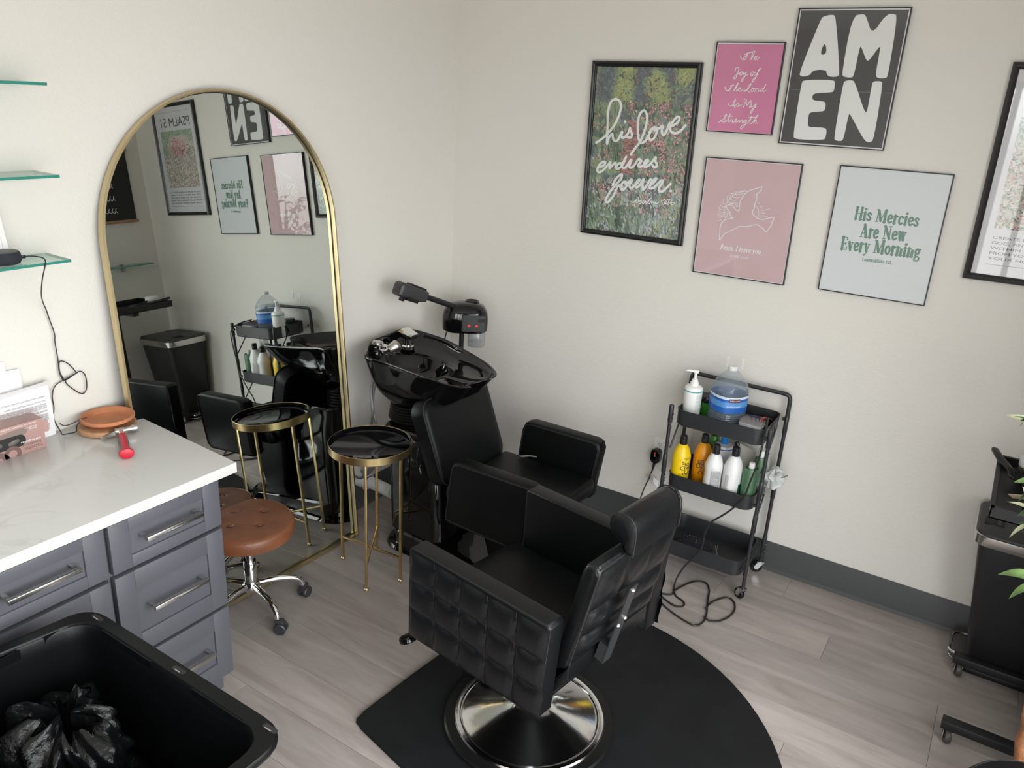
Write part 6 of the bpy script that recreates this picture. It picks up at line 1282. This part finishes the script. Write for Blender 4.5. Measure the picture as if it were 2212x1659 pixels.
# ------------------------------------------------------------------ outlet, plug, cords, floor pedal, wall strips
def wiring():
    t = thing('wall_outlet', 'white duplex wall outlet on the back wall beside the trolley', 'outlet', (1.345, 0, .462), wc=True)
    b = B(); b.prism(rrect(1.310, 1.380, .404, .520, .004, 3), -.006, 0, 'y', r=.0015); obj('cover_plate', b, WHITEPL, t)
    b = B()
    for z in (.436, .489): b.prism(rrect(1.330, 1.360, z - .014, z + .014, .008, 4), -.0072, -.006, 'y')
    pl = obj('receptacle', b, WHITEPL, t)
    b = B()
    for dx, h in ((-.0065, .008), (.0065, .0065)): b.box(1.345 + dx - .0012, 1.345 + dx + .0012, -.0076, -.0071, .492 - h / 2, .492 + h / 2)
    b.lathe([(.0001, 0), (.0025, 0), (.0001, .0004)], 10, M=Matrix.Translation((1.345, -.0072, .482)) @ Matrix.Rotation(pi / 2, 4, 'X')); obj('slots', b, DARKVOID, pl, smooth=False)
    t = thing('power_plug', 'black safety plug with a red light in the wall outlet', 'plug', (1.338, -.03, .435), wc=True)
    b = B(); b.prism(rrect(1.315, 1.362, .396, .468, .014, 5), -.044, -.0074, 'y', r=.006, seg=3); obj('plug_body', b, GLOSSBLACK, t)
    b = B(); b.prism(rrect(1.333, 1.341, .446, .455, .002, 3), -.0452, -.0442, 'y'); obj('red_light', b, emit_mat('red_led', (.55, .03, .02), .25), t)
    b = B(); b.prism(rrect(1.334, 1.341, .432, .439, .002, 3), -.0452, -.0442, 'y'); obj('reset_button', b, WHITEPL, t)
    b = B(); b.tube([(1.336, -.026, .398), (1.332, -.027, .375), (1.328, -.028, .345)], [.009, .0065, .004], 10); obj('strain_relief', b, CORD, t)
    b = B(); b.tube(cat([(1.328, -.028, .348), (1.318, -.035, .300), (1.306, -.06, .24), (1.300, -.11, .14), (1.305, -.20, .03), (1.33, -.29, .0065), (1.42, -.40, .006), (1.52, -.475, .006)], 6), .0036, 7); obj('cord', b, CORD, t)
    b = B(); b.loft([[(1.326, -.038, .335), (1.346, -.046, .325), (1.352, -.047, .290), (1.330, -.040, .296)], [(1.326, -.0375, .335), (1.346, -.0455, .325), (1.352, -.0465, .290), (1.330, -.0395, .296)]]); b.loft([[(1.346, -.046, .322), (1.372, -.035, .300), (1.370, -.034, .262), (1.350, -.044, .284)], [(1.346, -.0455, .322), (1.372, -.0345, .300), (1.370, -.0335, .262), (1.350, -.0435, .284)]]); tg = obj('warning_tag', b, PAPER, t, smooth=False)
    b = B(); rnd = random.Random(4)
    for k in range(7): z = .328 - k * .0042; b.face([(1.328, -.0398, z), (1.344, -.0464, z - .006), (1.344, -.0464, z - .0045), (1.328, -.0398, z + .0015)])
    obj('tag_print', b, INK, tg, smooth=False)
    # floor cord from the styler on the trolley
    z = .0055; D = [(1.893, -.21, .845), (1.912, -.30, .835), (1.924, -.362, .795), (1.918, -.368, .70), (1.900, -.370, .60), (1.885, -.372, .52), (1.850, -.375, .46), (1.810, -.378, .410), (1.765, -.380, .360), (1.745, -.380, .30), (1.742, -.380, .24), (1.732, -.381, .20), (1.70, -.384, .14), (1.672, -.392, .09), (1.655, -.415, .035)]
    Fl = [(1.662, -.455, z), (1.690, -.500, z), (1.7240, -.515, z), (1.745, -.535, z), (1.742, -.562, z), (1.715, -.575, z), (1.680, -.565, z), (1.640, -.545, z), (1.610, -.515, z), (1.590, -.490, z), (1.580, -.470, z + .004), (1.590, -.500, z + .004), (1.615, -.545, z + .001), (1.670, -.600, z), (1.740, -.635, z), (1.805, -.655, z), (1.842, -.655, z), (1.860, -.610, z), (1.852, -.545, z), (1.832, -.480, z), (1.815, -.42, z), (1.800, -.365, z), (1.775, -.322, z), (1.745, -.315, z), (1.715, -.340, z), (1.690, -.40, z + .003), (1.672, -.47, z + .004), (1.672, -.505, z + .004), (1.640, -.520, z), (1.600, -.525, z), (1.560, -.515, z)]
    b = B(); b.tube(cat(D + Fl, 5), .0042, 7); tag(obj('styler_cord', b, CORD), 'black cord dropping down the trolley front and snaking over the floor', 'cord')
    a = [(1.852 + .0, -.575, z + .002), (1.880, -.585, z), (1.915, -.560, z), (1.940, -.505, z), (1.945, -.445, z), (1.930, -.395, z), (1.905, -.368, z), (1.880, -.372, z), (1.858, -.405, z), (1.842, -.46, z + .006), (1.838, -.520, z + .007)]
    b = B(); b.tube(cat(a, 6), .0042, 7); tag(obj('cord_loop', b, CORD), 'round loop of black cord lying below the trolley wheel', 'cord')
    t = thing('floor_pedal', 'black wedge foot on the floor between salon chair and trolley', 'pedal', (1.56, -.455, 0), wc=True)
    b = B(); b.loft([[(1.45, -.40, 0), (1.585, -.53, 0), (1.612, -.475, 0), (1.53, -.34, 0)], [(1.46, -.40, .03), (1.580, -.522, .014), (1.605, -.474, .016), (1.53, -.35, .05)]]); obj('wedge', b, MATTEBLACK, t, smooth=False)
    # clear adhesive strips left on the wall
    for k, (x, zz) in enumerate(((1.620, .990), (1.690, .994))):
        b = B(); b.box(x - .0045, x + .0045, -.002, -.0004, zz - .026, zz + .026); tag(obj('adhesive_strip', b, mat('cream_strip', (.80, .78, .72), .5), smooth=False), ('left' if k == 0 else 'right') + ' one of two pale adhesive strips on the wall above the water jug', 'strip', None)
wiring()

# ------------------------------------------------------------------ trash can, rolling tray cart and what lies on it
def right_side():
    t = thing('trash_can', 'tall black step trash can with steel rim in the right corner', 'trash can', (2.96, -.19, 0), wc=True)
    def rl(x0, x1, y0, y1, r, z): return [(x, y, z) for x, y in rrect(x0, x1, y0, y1, r, 6)]
    blk = mat('trash_black', (.0125, .013, .0145), .38)
    b = B(); b.loft([rl(2.845, 3.150, -.260, -.050, .03, .020), rl(2.840, 3.155, -.265, -.045, .03, .026), rl(2.765, 3.175, -.336, -.038, .035, .607)]); obj('bin_body', b, blk, t)
    b = B(); b.loft([rl(2.748, 3.185, -.348, -.026, .052, .604), rl(2.746, 3.187, -.350, -.024, .052, .607), rl(2.745, 3.188, -.351, -.023, .052, .645), rl(2.750, 3.183, -.346, -.028, .050, .648)], True, False); obj('steel_rim', b, mat('brushed_steel_rim', (.62, .60, .57), .24, 1), t)
    b = B(); b.loft([rl(2.748, 3.185, -.348, -.026, .052, .646), rl(2.748, 3.185, -.348, -.026, .052, .655), rl(2.754, 3.179, -.342, -.032, .048, .662), rl(2.80, 3.14, -.29, -.08, .03, .668)]); ld = obj('lid', b, mat('lid_black', (.030, .030, .029), .45), t)
    b = B(); b.prism(rrect(2.772, 2.838, -.272, -.205, .004, 3), .6660, .6690, 'z'); obj('latch_well', b, mat('latch_black', (.004, .004, .004), .6), ld, smooth=False); b = B(); b.prism(rrect(2.812, 2.826, -.268, -.209, .003, 3), .6690, .6745, 'z'); obj('lid_latch', b, mat('lid_black', (.024, .024, .023), .45), ld, smooth=False)
    b = B(); b.box(2.838, 3.157, -.268, -.045, .0, .024, r=.005); obj('bin_base', b, MATTEBLACK, t)
    b = B(); b.tube(cat([(2.86, -.080, .062), (2.800, -.085, .060), (2.778, -.110, .056), (2.776, -.190, .052), (2.782, -.225, .050), (2.85, -.235, .050)], 5), .006, 8); b.tube(cat([(2.86, -.085, .030), (2.800, -.09, .028), (2.782, -.110, .026), (2.780, -.19, .024), (2.788, -.225, .024), (2.85, -.235, .024)], 5), .004, 8); pd = obj('pedal_loop', b, CHROME, t)
    b = B(); b.prism(rrect(2.784, 2.850, -.222, -.095, .012, 4), .046, .054, 'z'); obj('pedal', b, mat('smoke_grey', (.085, .08, .072), .4), t, smooth=False)
    # salon tray cart
    t = thing('tray_cart', 'black metal rolling tray cart standing against the right wall', 'cart', (2.98, -.51, 0), wc=True)
    b = B(); X0, X1, Y0, Y1, z = 2.755, 3.215, -.765, -.262, .905
    b.box(X0, X1, Y0, Y1, z, z + .004)
    for a in ((X0, X0 + .004, Y0, Y1), (X1 - .004, X1, Y0, Y1), (X0, X1, Y0, Y0 + .004), (X0, X1, Y1 - .004, Y1)): b.box(*a, z, z + .040)
    b.box(X0 - .003, X0 + .010, Y0 - .003, Y1 + .003, z + .038, z + .042); b.box(X1 - .010, X1 + .003, Y0 - .003, Y1 + .003, z + .038, z + .042); b.box(X0, X1, Y0 - .003, Y0 + .010, z + .038, z + .042); b.box(X0, X1, Y1 - .010, Y1 + .003, z + .038, z + .042)
    obj('tray', b, MATTEBLACK, t, smooth=False)
    b = B(); b.box(3.085, 3.123, -.540, -.500, .07, z, r=.002); ps = obj('post', b, MATTEBLACK, t)
    b = B()
    for h in (.80, .74, .68, .60): b.lathe([(.0001, 0), (.004, 0), (.004, .0008), (.0001, .001)], 10, M=Matrix.Translation((3.085, -.520, h)) @ Matrix.Rotation(-pi / 2, 4, 'Y'))
    obj('adjuster_holes', b, STEEL, ps, smooth=False)
    b = B(); b.box(2.80, 3.18, -.540, -.500, z - .03, z, r=.002); obj('tray_bracket', b, MATTEBLACK, t)
    for y in (-.735, -.300):
        b = B(); b.box(2.795, 3.205, y - .021, y + .021, .056, .090, r=.003); lg = obj('leg', b, MATTEBLACK, t)
        for x in (2.822, 3.178):
            b = B(); b.lathe([(.0001, -.010), (.025, -.010), (.027, -.006), (.027, .006), (.025, .010), (.0001, .010)], 18, M=Matrix.Translation((x, y - .008, .027)) @ Matrix.Rotation(.25, 4, 'Z') @ Matrix.Rotation(pi / 2, 4, 'Y')); w = obj('caster', b, mat('caster_grey', (.055, .05, .046), .45), lg)
            b = B(); b.lathe([(.0001, .049), (.014, .049), (.0155, .052), (.0155, .056), (.0001, .056)], 16, (x, y, 0)); b.box(x - .0145, x - .012, y - .020, y + .008, .018, .052, r=.001); b.box(x + .012, x + .0145, y - .020, y + .008, .018, .052, r=.001); obj('caster_fork', b, CHROME, lg, kind='stuff')
    b = B(); b.box(3.075, 3.133, -.735, -.300, .060, .086, r=.003); obj('cross_bar', b, MATTEBLACK, t)
    zt = z + .0042
    t = thing('hair_brush', 'black paddle brush hanging off the left edge of the tray cart', 'hair brush', (2.79, -.40, zt), wc=True)
    p0, p1, p2, p3 = Vector((2.737, -.292, zt + .062)), Vector((2.760, -.345, zt + .052)), Vector((2.795, -.40, zt + .040)), Vector((2.885, -.50, zt + .028))
    b = B()
    def flat(p, d, w, h): s = Vector((0, 0, 1)).cross(d).normalized(); u = d.cross(s); return [p + s * w * cos(2 * pi * k / 14) + u * h * sin(2 * pi * k / 14) for k in range(14)]
    d = (p3 - p0).normalized(); b.loft([flat(p0 - d * .012, d, .006, .005), flat(p0, d, .014, .009), flat(p1, d, .015, .010), flat(p2, d, .013, .009), flat(p2 + d * .02, d, .022, .010), flat(p2 + d * .045, d, .033, .011), flat(p3 - d * .02, d, .034, .011), flat(p3, d, .026, .010), flat(p3 + d * .012, d, .010, .006)]); obj('brush_body', b, BLACKPLASTIC, t)
    b = B(); s = Vector((0, 0, 1)).cross(d).normalized()
    for i in range(12):
        for j in range(6): q = p2 + d * (.025 + .085 * i / 11) + s * (-.026 + .052 * j / 5) + Vector((0, 0, .008 - .010 * i / 11)); b.tube([q, q + Vector((0, 0, .017))], .0011, 4)
    obj('bristles', b, BLACKPLASTIC, t, kind='stuff', smooth=False)
    t = thing('product_jar', 'clear jar of olive gel with white lid on the tray cart', 'jar', (2.862, -.352, zt))
    b = B(); b.lathe([(.0001, 0), (.040, 0), (.044, .004), (.044, .052), (.0001, .052)], 36); obj('jar', b, mat('olive_gel', (.185, .175, .10), .18), t)
    b = B(); b.lathe([(.0001, .050), (.0445, .050), (.0455, .053), (.0455, .076), (.043, .080), (.0001, .080)], 36); obj('lid', b, mat('grey_white_lid', (.70, .70, .71), .4), t)
    t = thing('comb', 'small cream comb on the tray cart below the black brush', 'comb', (2.83, -.53, zt))
    b = B(); b.box(-.03, .03, -.004, .004, .0005, .004)
    for k in range(15): b.box(-.029 + .004 * k, -.0272 + .004 * k, -.026, -.003, .0008, .0032)
    o = obj('comb', b, mat('cream_comb', (.60, .52, .38), .45), t, smooth=False); t.rotation_euler.z = .5
    t = thing('hair_clipper', 'black corded clipper lying flat on the tray cart', 'clipper', (2.90, -.62, zt), .9)
    b = B(); b.box(-.07, .06, -.022, .022, 0, .034, r=.012, seg=3); b.box(.055, .078, -.019, .019, .004, .024, r=.003); obj('clipper', b, BLACKPLASTIC, t)
    # what hangs on the right wall, seen only in the mirror
    t = thing('wall_hanging', 'black canvas wall hanging with white script on wooden rails', 'wall hanging', (3.297, -.36, 1.73), wc=True)
    b = B(); b.box(3.2915, 3.2935, -.62, -.118, 1.525, 2.03); obj('canvas', b, mat('black_canvas', (.020, .019, .018), .8), t, smooth=False)
    for z0 in (1.508, 2.025): b = B(); b.box(3.284, 3.2995, -.632, -.106, z0, z0 + .022, r=.003); obj('wooden_rail', b, WOOD, t)
    b = B(); X = 3.2912
    def wr(pts): 
        q = B(); stroke(q, pts, .0045, 0, 5)
        for f in q.bm.faces[:]: b.face([(X, v.co.x, v.co.z) for v in f.verts])
        q.bm.free()
    for r_, zz in enumerate((1.86, 1.77, 1.68, 1.59)):
        pts = []; y = -.56
        while y < -.26: pts += [(y, zz), (y + .012, zz + .030), (y + .004, zz + .012), (y + .016, zz - .004)]; y += .026
        wr(pts)
    obj('script_lettering', b, WHITEINK, t, smooth=False, dbl=False)
    t = thing('glass_shelf', 'small green glass shelf on the right wall, seen in the mirror', 'shelf', (3.22, -.42, 1.19), wc=True)
    b = B(); b.box(3.165, 3.296, -.80, -.115, 1.190, 1.198); obj('glass_pane', b, GREENGLASS, t, smooth=False)
    b = B(); b.box(3.1636, 3.165, -.80, -.1145, 1.1899, 1.1981); b.box(3.165, 3.296, -.1150, -.1142, 1.1899, 1.1981); obj('polished_edge', b, GLASSEDGE, t, smooth=False)
    for y in (-.30, -.66):
        b = B(); b.prism([(3.299, 1.150), (3.285, 1.150), (3.275, 1.172), (3.240, 1.183), (3.240, 1.1895), (3.299, 1.1895)], y - .011, y + .011, 'y'); b.box(3.25, 3.299, y - .011, y + .011, 1.1985, 1.206, r=.002); obj('bracket', b, NICKEL, t)
right_side()

# ------------------------------------------------------------------ potted tree and black stool at the right edge
def plant():
    t = thing('potted_tree', 'slender potted tree with variegated green and cream leaves at the right edge', 'plant', (3.03, -1.08, 0), wc=True)
    b = B(); b.lathe([(.0001, 0), (.085, 0), (.088, .004), (.105, .165), (.108, .170), (.100, .172), (.098, .150), (.0001, .148)], 36, (3.03, -1.08, 0)); obj('pot', b, mat('pot_black', (.02, .02, .021), .5), t)
    b = B(); b.grid(lambda u, v: (3.03 + .097 * v * cos(2 * pi * u), -1.08 + .097 * v * sin(2 * pi * u), .150 + .006 * sin(31 * u + 13 * v)), 24, 5); obj('moss', b, mat('dry_moss', (.06, .055, .03), .95, bump=(90, .8, 3)), t)
    bark = mat('copper_bark', (.30, .125, .052), .42, bump=(40, .8, 4), var=(16, .45))
    P = cat([(3.02, -1.09, .14), (3.00, -1.10, .30), (2.985, -1.09, .50), (3.00, -1.07, .75), (2.99, -1.08, 1.0), (3.00, -1.06, 1.25), (2.985, -1.08, 1.5)], 5)
    b = B(); b.tube(P, [.027 - .013 * (i / (len(P) - 1)) + .004 * sin(i * 2.1) for i in range(len(P))], 10); obj('trunk', b, bark, t)
    rnd = random.Random(21); tips = []
    br = mat('twig_bark', (.14, .085, .045), .7)
    for k in range(22):
        z = rnd.uniform(.92, 1.5); i = min(range(len(P)), key=lambda i_: abs(P[i_].z - z)); o = P[i]
        a = rnd.uniform(0, 2 * pi) if k % 3 else rnd.uniform(2.4, 4.1); L = rnd.uniform(.14, .24) * (1 if z < 1.3 else .85); up = rnd.uniform(.05, .28)
        q = [o, o + Vector((cos(a) * L * .45, sin(a) * L * .45, up * .35)), o + Vector((cos(a) * L * .8, sin(a) * L * .8, up * .75)), o + Vector((cos(a) * L, sin(a) * L, up))]
        for v in q: v.x = max(min(v.x, 3.22), 2.815 + (1.37 - v.z) * .28)
        C = cat(q, 4); b = B(); b.tube(C, [.0055 - .004 * j / (len(C) - 1) for j in range(len(C))], 5); obj('branch', b, br, t); tips.append(C)
    # one leaf mesh, three colourings; each leaf an object
    def leaf_mesh(name, m):
        b = B()
        for s in (-1, 1):
            def f(u, v, s=s): w = .0155 * sin(pi * min(1, u * 1.02)) ** .75 * (1 - .25 * u); return (.075 * u, s * w * v, .010 * sin(pi * u) - .012 * u * u + .0045 * v * w / .0155)
            b.grid(f, 8, 2)
        o = obj(name, b, m, None, ang=80); o.parent = t; return o
    G1 = mat('leaf_green', (.055, .125, .045), .38, var=(40, .4)); G2 = mat('leaf_light', (.16, .27, .085), .4, var=(40, .3)); G3 = mat('leaf_cream', (.62, .63, .42), .42, var=(30, .18)); G4 = mat('leaf_dark', (.030, .070, .032), .36)
    protos = [leaf_mesh('leaf', m) for m in (G1, G2, G3, G4)]; used = set()
    n = 0
    for C in tips:
        for j in range(9):
            if n >= 195: break
            f = .35 + .65 * j / 8 + rnd.uniform(-.03, .03); i = min(len(C) - 1, max(0, int(f * (len(C) - 1)))); p = C[i]; d = (C[min(i + 1, len(C) - 1)] - C[max(i - 1, 0)]).normalized()
            k = rnd.choice((0, 0, 1, 1, 2, 3)); src = protos[k]
            if k in used: o = src.copy(); COL.objects.link(o)
            else: o = src; used.add(k)
            az = math.atan2(d.y, d.x) + rnd.choice((-1, 1)) * rnd.uniform(.5, 1.4) * (1 if j < 8 else .2); el = rnd.uniform(-.5, .7)
            s = rnd.uniform(.8, 1.3)
            o.rotation_euler = (rnd.uniform(-.6, .6), -el, az); o.scale = (s, s, s); o.location = p - Vector(t.location); n += 1
    for k in range(4):
        if k not in used: bpy.data.objects.remove(protos[k])
    # twigs that reach into the picture
    for q, dirs in (([(2.99, -1.08, 1.20), (2.93, -1.11, 1.26), (2.87, -1.14, 1.30), (2.80, -1.15, 1.335)], ((2.75, .4, 2), (3.3, .7, 0), (2.2, .9, 3), (3.6, -.2, 2), (4.2, -.5, 0), (3.0, 0, 1))),
                    ([(3.00, -1.08, .94), (2.95, -1.12, 1.01), (2.895, -1.15, 1.07), (2.85, -1.16, 1.10)], ((2.4, .9, 2), (3.2, .6, 2), (3.6, -.3, 2), (2.6, .2, 0), (4.2, -.8, 3), (2.9, -.2, 3), (3.9, .4, 2))),
                    ([(3.00, -1.08, .80), (2.97, -1.12, .86), (2.935, -1.15, .90), (2.90, -1.16, .925)], ((3.1, .0, 1), (3.5, -.4, 1), (2.7, .4, 2), (4.1, -.7, 0), (2.9, -1.0, 2)))):
        C = cat(q, 4); b = B(); b.tube(C, [.004 - .0025 * j / (len(C) - 1) for j in range(len(C))], 5); obj('branch', b, br, t)
        for j, (az, el, k) in enumerate(dirs):
            o = protos[k].copy(); COL.objects.link(o); f = .55 + .45 * (len(dirs) - j) / len(dirs); i = int(f * (len(C) - 1)); o.location = C[i] - Vector(t.location); o.rotation_euler = (.3 * (j % 3 - 1), -el, az); s = 1.35 - .07 * j; o.scale = (s, s, s)
plant()
stool('rolling_stool', 'black round padded stool seat cut off at the lower right corner', (3.035, -1.55), .500, .215, VINYL, .5, False)
clean_wc()
